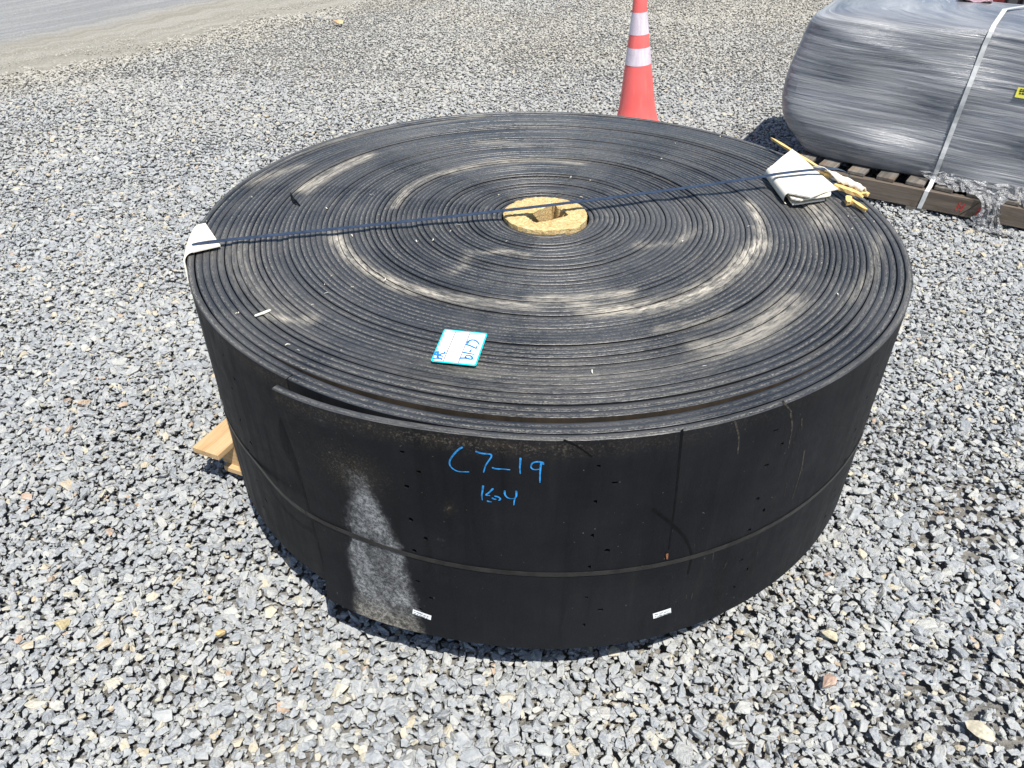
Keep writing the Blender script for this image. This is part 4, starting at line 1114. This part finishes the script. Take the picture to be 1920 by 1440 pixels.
for z in zs_:
    u0 = np.interp(z, ZK, UL); u1 = 1.16 - 0.35 * max(0, (z - 0.78)); v0 = np.interp(z, ZK, VF); v1 = np.interp(z, ZK, VB)
    cu, cvv, au, av = (u0 + u1) / 2, (v0 + v1) / 2, (u1 - u0) / 2, (v1 - v0) / 2
    for i in range(nA):
        a = 2 * math.pi * i / nA; ca_, sa_ = math.cos(a), math.sin(a); ne = 9.0
        # rounder at the left end
        k = (abs(ca_) ** ne + abs(sa_) ** ne) ** (-1 / ne)
        uu = cu + au * k * ca_; vv = cvv + av * k * sa_
        e = max(0.0, (-0.62 - uu) / 0.26); 
        wob = 0.014 * math.sin(uu * 4.2 + z * 6) * math.sin(z * 9 + 1) + 0.010 * math.sin(uu * 11 - z * 7) * math.sin(z * 14 + uu * 3) + 0.0022 * bn(uu, z, 1.0) + 0.0012 * math.sin(z * 160 + 6 * math.sin(uu * 1.7) + uu * 8)
        # bulge of the goods low on the left front
        wob += 0.026 * math.exp(-(((uu + 0.42) / 0.26) ** 2 + ((z - 0.25) / 0.07) ** 2))
        # a twisted fold of film running off the top left
        dline = (z - (0.80 - 0.10 * (uu + 0.78) / 0.45)); wob += 0.007 * math.exp(-(dline / 0.022) ** 2) * (1 if uu < -0.2 else math.exp(-((uu + 0.2) / 0.1) ** 2))
        v.append((uu + wob * ca_ * k * 0.6, vv + wob * sa_ * k, z))
nz_ = len(zs_)
for j in range(nz_ - 1):
    for i in range(nA): f.append((j*nA + i, j*nA + (i + 1) % nA, (j + 1)*nA + (i + 1) % nA, (j + 1)*nA + i))
# gently domed top
last = (nz_ - 1) * nA; top_c = np.mean(np.array(v[last:last + nA]), axis=0)
for q in range(1, 8):
    s = q / 8
    for i in range(nA):
        p = np.array(v[last + i]) * (1 - s) + top_c * s; v.append((p[0], p[1], 0.858 + 0.022 * math.sin(s * math.pi / 2) + 0.006 * math.sin(p[0] * 9 + p[1] * 4) * s))
for j in range(nz_ - 1, nz_ + 6):
    for i in range(nA): f.append((j*nA + i, j*nA + (i + 1) % nA, (j + 1)*nA + (i + 1) % nA, (j + 1)*nA + i))
f.append([(nz_ + 6) * nA + i for i in range(nA)]); f.append([i for i in range(nA)][::-1])
body = mesh_obj('film_wrap', v, f, M['film'], bale, smooth=True)
BV = np.array(v[:nz_ * nA]).reshape(nz_, nA, 3)
def front_v(u, z):
    j = int(np.argmin(np.abs(zs_ - z))); row = BV[j]; m = row[:, 1] < 0.6; rr3 = row[m]; k = int(np.argmin(np.abs(rr3[:, 0] - u))); return rr3[k, 1]
# ragged skirt of film and the torn tail hanging down the pallet
def crumple(name, path, widths, seed, parent, amp=0.012, nw=9, fold=3.0):
    P = catmull(path, 6); n = len(P); W = np.interp(np.linspace(0, 1, n), np.linspace(0, 1, len(widths)), widths); r = random.Random(seed); v, f = [], []
    ph = [r.uniform(0, 6.28) for _ in range(6)]
    for i in range(n):
        for j in range(nw):
            u = j / (nw - 1) - 0.5
            x = P[i][0] + u * W[i] * (1 + 0.15 * math.sin(i * 0.9 + ph[0]))
            y = P[i][1] + amp * (math.sin(u * fold * 6.28 + ph[1] + i * 0.35) + 0.6 * math.sin(u * 9 + i * 1.1 + ph[2])) + r.uniform(-1, 1) * amp * 0.45
            z = P[i][2] + amp * 0.5 * math.sin(u * 7 + i * 0.8 + ph[3]) + r.uniform(-1, 1) * amp * 0.3
            v.append((x, min(y, P[i][1] + amp * 1.2), max(z, 0.004)))
    for i in range(n - 1):
        for j in range(nw - 1): f.append((i*nw + j, i*nw + j + 1, (i + 1)*nw + j + 1, (i + 1)*nw + j))
    return mesh_obj(name, v, f, M['tail'], parent, fix=False, smooth=False)
crumple('film_tail', [(0.20, 0.085, 0.165), (0.24, 0.03, 0.135), (0.272, -0.035, 0.105), (0.287, -0.055, 0.06), (0.305, -0.07, 0.02), (0.35, -0.09, 0.008), (0.40, -0.10, 0.008)], [0.30, 0.17, 0.082, 0.074, 0.10, 0.10, 0.06], 3, bale, 0.013, 13, 3)
crumple('film_tail', [(0.268, -0.04, 0.085), (0.250, -0.062, 0.05), (0.255, -0.075, 0.012), (0.27, -0.10, 0.008)], [0.05, 0.085, 0.06, 0.07], 8, bale, 0.007, 9, 1)
crumple('film_tail', [(0.34, 0.09, 0.18), (0.36, 0.05, 0.145), (0.40, 0.03, 0.118)], [0.36, 0.30, 0.14], 12, bale, 0.014, 13, 4)
crumple('film_tail', [(0.05, 0.11, 0.175), (0.08, 0.07, 0.15), (0.13, 0.045, 0.126)], [0.30, 0.26, 0.14], 17, bale, 0.012, 11, 4)
# overlapping passes of film round the front
def mat_pass():
    t = NT('film_pass'); co = t.coord('Object', (1.3, 1.3, 120)); n = t.noise(co, 1.0, 5, 0.65); n2 = t.noise(t.coord('Object', (2, 2, 9)), 1.0, 4)
    t.l(t.math('MULTIPLY', t.step(n, 0.40, 0.72), t.math('ADD', t.math('MULTIPLY', t.step(n2, 0.35, 0.65), 0.5), 0.12)), t.b.inputs['Alpha'])
    t.bump(n, 0.5, 0.01)
    return t.out((0.50, 0.51, 0.535), 0.22, 0.8)
M['pass'] = mat_pass()
for bi, (z0, z1, sl) in enumerate(((0.60, 0.76, -0.05), (0.47, 0.655, -0.085), (0.33, 0.52, -0.02), (0.19, 0.37, 0.045), (0.138, 0.24, 0.012))):
    v, f = [], []; us = np.linspace(-0.80 + 0.03 * (bi % 2), 1.06, 60); nw = 7
    for i, u in enumerate(us):
        for j in range(nw):
            zz = z0 + (z1 - z0) * j / (nw - 1) + sl * (u - 0.1) + (0.006 * math.sin(u * 17 + bi) if j in (0, nw - 1) else 0); zz = min(max(zz, 0.134), 0.80)
            v.append((u, front_v(u, zz) - 0.0015 - 0.0007 * bi, zz))
    for i in range(len(us) - 1):
        for j in range(nw - 1): f.append((i*nw + j, i*nw + j + 1, (i + 1)*nw + j + 1, (i + 1)*nw + j))
    mesh_obj('film_pass', v, f, M['pass'], bale, fix=False, smooth=True)
# yellow sticker with dark block print on the film
yu, yz = 0.345, 0.528
def patch(name, u0, u1, z0, z1, lift, mat, parent, tilt=0.0):
    v, f = [], []; n = 5
    for i in range(n + 1):
        u = u0 + (u1 - u0) * i / n
        for zq in (z0, (z0 + z1) / 2, z1): z = zq + tilt * (u - u0); v.append((u, front_v(u, z) - lift, z))
    for i in range(n):
        for k in range(2): f.append((3*i + k, 3*(i + 1) + k, 3*(i + 1) + k + 1, 3*i + k + 1))
    return mesh_obj(name, v, f, mat, parent, fix=False)
ys = patch('sticker', 0.198, 0.313, 0.582, 0.627, 0.006, M['yellow'], bale, -0.02); ys['label'] = 'yellow sticker with black block print on the film'
r8 = random.Random(3)
for row, zz in enumerate((0.6195, 0.610, 0.600, 0.590)):
    stt = []; u = 0.211
    while u < 0.305:
        w = r8.uniform(0.004, 0.010); stt.append([(u, zz - 0.02 * (u - .198) + r8.uniform(-.002, .002)), (u + w, zz - 0.02 * (u - .198) + r8.uniform(-.002, .002))]); u += w + 0.006
    v, f = [], []
    for S in stt:
        A, B = ribbon2(np.array(S), 0.0055); b0 = len(v)
        for a, b in zip(A, B):
            for q in (a, b): v.append((q[0], front_v(q[0], q[1]) - 0.0075, q[1]))
        for i in range(len(A) - 1): f.append((b0 + 2*i, b0 + 2*i + 1, b0 + 2*i + 3, b0 + 2*i + 2))
    mesh_obj('print_line', v, f, M['black'], ys, fix=False)
# red-and-clear document pouch on top
v, f = [], []
for i in range(7):
    for j in range(4):
        v.append((-0.20 + 0.16 * i / 6, 0.62 + 0.10 * j / 3, 0.885 + 0.008 * math.sin(i * 1.4 + j) + 0.006 * (j == 0)))
for i in range(6):
    for j in range(3): f.append((i*4 + j, i*4 + j + 1, (i + 1)*4 + j + 1, (i + 1)*4 + j))
po = mesh_obj('document_pouch', v, f, M['pouch'], None, smooth=True); po.location = LO; po.rotation_euler = (0, 0, LA)
so = po.modifiers.new('thickness', 'SOLIDIFY'); so.thickness = 0.006
tag(po, 'small pinkish plastic pouch lying on top of the wrapped load', 'pouch')

# white strap round load and pallet
wp = []
for (u, vv, z) in [(-0.035, -0.004, 0.014), (-0.030, -0.004, 0.06), (-0.026, -0.003, 0.108), (-0.020, 0.022, 0.128)]: wp.append((u, vv, z))
for z in np.linspace(0.16, 0.78, 22):
    u = -0.018 + (z - 0.15) * 0.035; wp.append((u, front_v(u, z) - 0.007, z))
for z in (0.81, 0.835, 0.853): u = 0.006 + (z - 0.8) * 0.1; wp.append((u, front_v(u, z) - 0.008, z + 0.005))
for u, vv in ((0.03, 0.42), (0.07, 0.5), (0.13, 0.6), (0.2, 0.7)): wp.append((u, vv, 0.893))
WP = np.array(wp); TGW = np.gradient(WP, axis=0); TGW /= np.linalg.norm(TGW, axis=1)[:, None]
v, f = [], []
for i, p in enumerate(WP):
    on = np.cross(TGW[i], (1, 0, 0)); on = on / np.linalg.norm(on)
    if on[1] > 0 and on[2] <= 0.2: on = -on
    if on[2] < -0.5: on = -on
    for w, o in ((-0.0105, 0), (0.0105, 0), (0.0105, 0.0015), (-0.0105, 0.0015)): v.append((p[0] + w, p[1] + on[1] * o, p[2] + on[2] * o))
for i in range(len(WP) - 1):
    for k in range(4): f.append((4*i + k, 4*i + (k + 1) % 4, 4*(i + 1) + (k + 1) % 4, 4*(i + 1) + k))
ws = mesh_obj('plastic_strap', v, f, M['white_strap']); ws.location = LO; ws.rotation_euler = (0, 0, LA)
tag(ws, 'white plastic strap running over the film-wrapped load and its pallet', 'strap')

# ------------------------------------------------------------------ things behind the load
def simple_box(name, x0, x1, y0, y1, z0, z1, mat, parent):
    me = box_mesh(name, x1 - x0, y1 - y0, z1 - z0, mat, 0.006); return place(name, me, ((x0 + x1) / 2, (y0 + y1) / 2, (z0 + z1) / 2), 0, parent)
bin_ = empty('steel_bin', (3.85, 5.9, 0)); tag(bin_, 'rusty brown steel bin standing behind the wrapped load', 'steel bin')
simple_box('panel', -0.42, 0.30, -0.03, 0.0, 0.10, 1.05, M['rust'], bin_); simple_box('panel', -0.42, 0.30, 0.9, 0.93, 0.10, 1.05, M['rust'], bin_)
simple_box('side_panel', -0.452, -0.422, -0.03, 0.93, 0.10, 1.05, M['rust'], bin_); simple_box('side_panel', 0.302, 0.332, -0.03, 0.93, 0.10, 1.05, M['rust'], bin_)
simple_box('floor_plate', -0.42, 0.30, 0.002, 0.898, 0.10, 0.12, M['rust'], bin_)
for q in (-0.39, -0.06, 0.27): simple_box('rib', q - 0.025, q + 0.025, -0.062, -0.032, 0.0, 1.04, M['post'] if q < -.3 else M['rust'], bin_)
simple_box('rim', -0.47, 0.35, -0.066, -0.026, 1.052, 1.09, M['rust'], bin_)
post = empty('steel_post', (4.28, 5.72, 0)); tag(post, 'dark grey steel channel post beside the rusty bin', 'post')
simple_box('web', -0.05, 0.07, 0.0, 0.012, 0.0, 1.7, M['post'], post); simple_box('flange', -0.065, -0.052, -0.05, 0.012, 0.0, 1.7, M['post'], post); simple_box('flange', 0.072, 0.085, -0.05, 0.012, 0.0, 1.7, M['post'], post)
rd = empty('red_crate', (4.72, 5.9, 0)); tag(rd, 'dull red painted crate at the top right corner', 'crate')
for q in range(5): simple_box('slat', -0.33, 0.5, -0.02, 0.0, 0.05 + q * 0.2, 0.225 + q * 0.2, M['redpaint'], rd)
simple_box('corner_post', -0.33, -0.26, 0.002, 0.06, 0.0, 1.04, M['redpaint'], rd); simple_box('corner_post', 0.43, 0.5, 0.002, 0.06, 0.0, 1.04, M['redpaint'], rd)
simple_box('back_panel', -0.33, 0.5, 0.5, 0.53, 0.0, 1.04, M['redpaint'], rd)

# ------------------------------------------------------------------ stones that stand out
def rock(name, pxy, size, flat, color, seed, label, rz, lift=0.0, tilt=0.15):
    q = on_plane(*pxy, 0.0); me = stone_mesh(name, 26, seed, flat); me.materials.clear()
    me.materials.append(plain(name + '_surface', color, 0.85, 0.25, 0, 0.28, 1.6 / 0.3))
    o = place(name, me, (q[0], q[1], size * flat * 0.18 + lift), rz, None, tilt, 0.1); o.scale = (size,) * 3
    tag(o, label, 'stone'); return o
rock('tan_stone', (637, 47), 0.130, 0.26, (0.50, 0.33, 0.19), 301, 'flat tan stone slab lying on the far gravel', 0.2, 0.02)
rock('dark_rock', (577, 33), 0.10, 0.7, (0.24, 0.245, 0.25), 302, 'dark blocky grey rock left of the flat tan stone', 0.9)
rock('grey_rock', (601, 37), 0.10, 0.55, (0.34, 0.34, 0.33), 303, 'light grey rock between the dark rock and the flat tan stone', 2.1)
rock('rust_stone', (1550, 1284), 0.062, 0.7, (0.46, 0.33, 0.26), 304, 'reddish split stone in the gravel at the lower right', 0.7)
rock('long_stone', (1838, 1375), 0.075, 0.45, (0.42, 0.385, 0.30), 305, 'long pale buff stone near the bottom right corner', -0.85)
rock('cream_stone', (1557, 1195), 0.060, 0.6, (0.46, 0.42, 0.30), 306, 'cream yellow angular stone below right of the roll', 0.1)
rock('ochre_stone', (120, 1172), 0.055, 0.65, (0.56, 0.47, 0.28), 307, 'ochre stone in the gravel at the lower left', 0.5)
rock('cream_stone', (150, 1090), 0.052, 0.6, (0.48, 0.45, 0.37), 308, 'cream oblong stone in the gravel left of the roll', 1.2)
rock('orange_stone', (415, 1190), 0.042, 0.7, (0.52, 0.38, 0.20), 309, 'orange-brown stone in the gravel below left of the roll', 1.0)
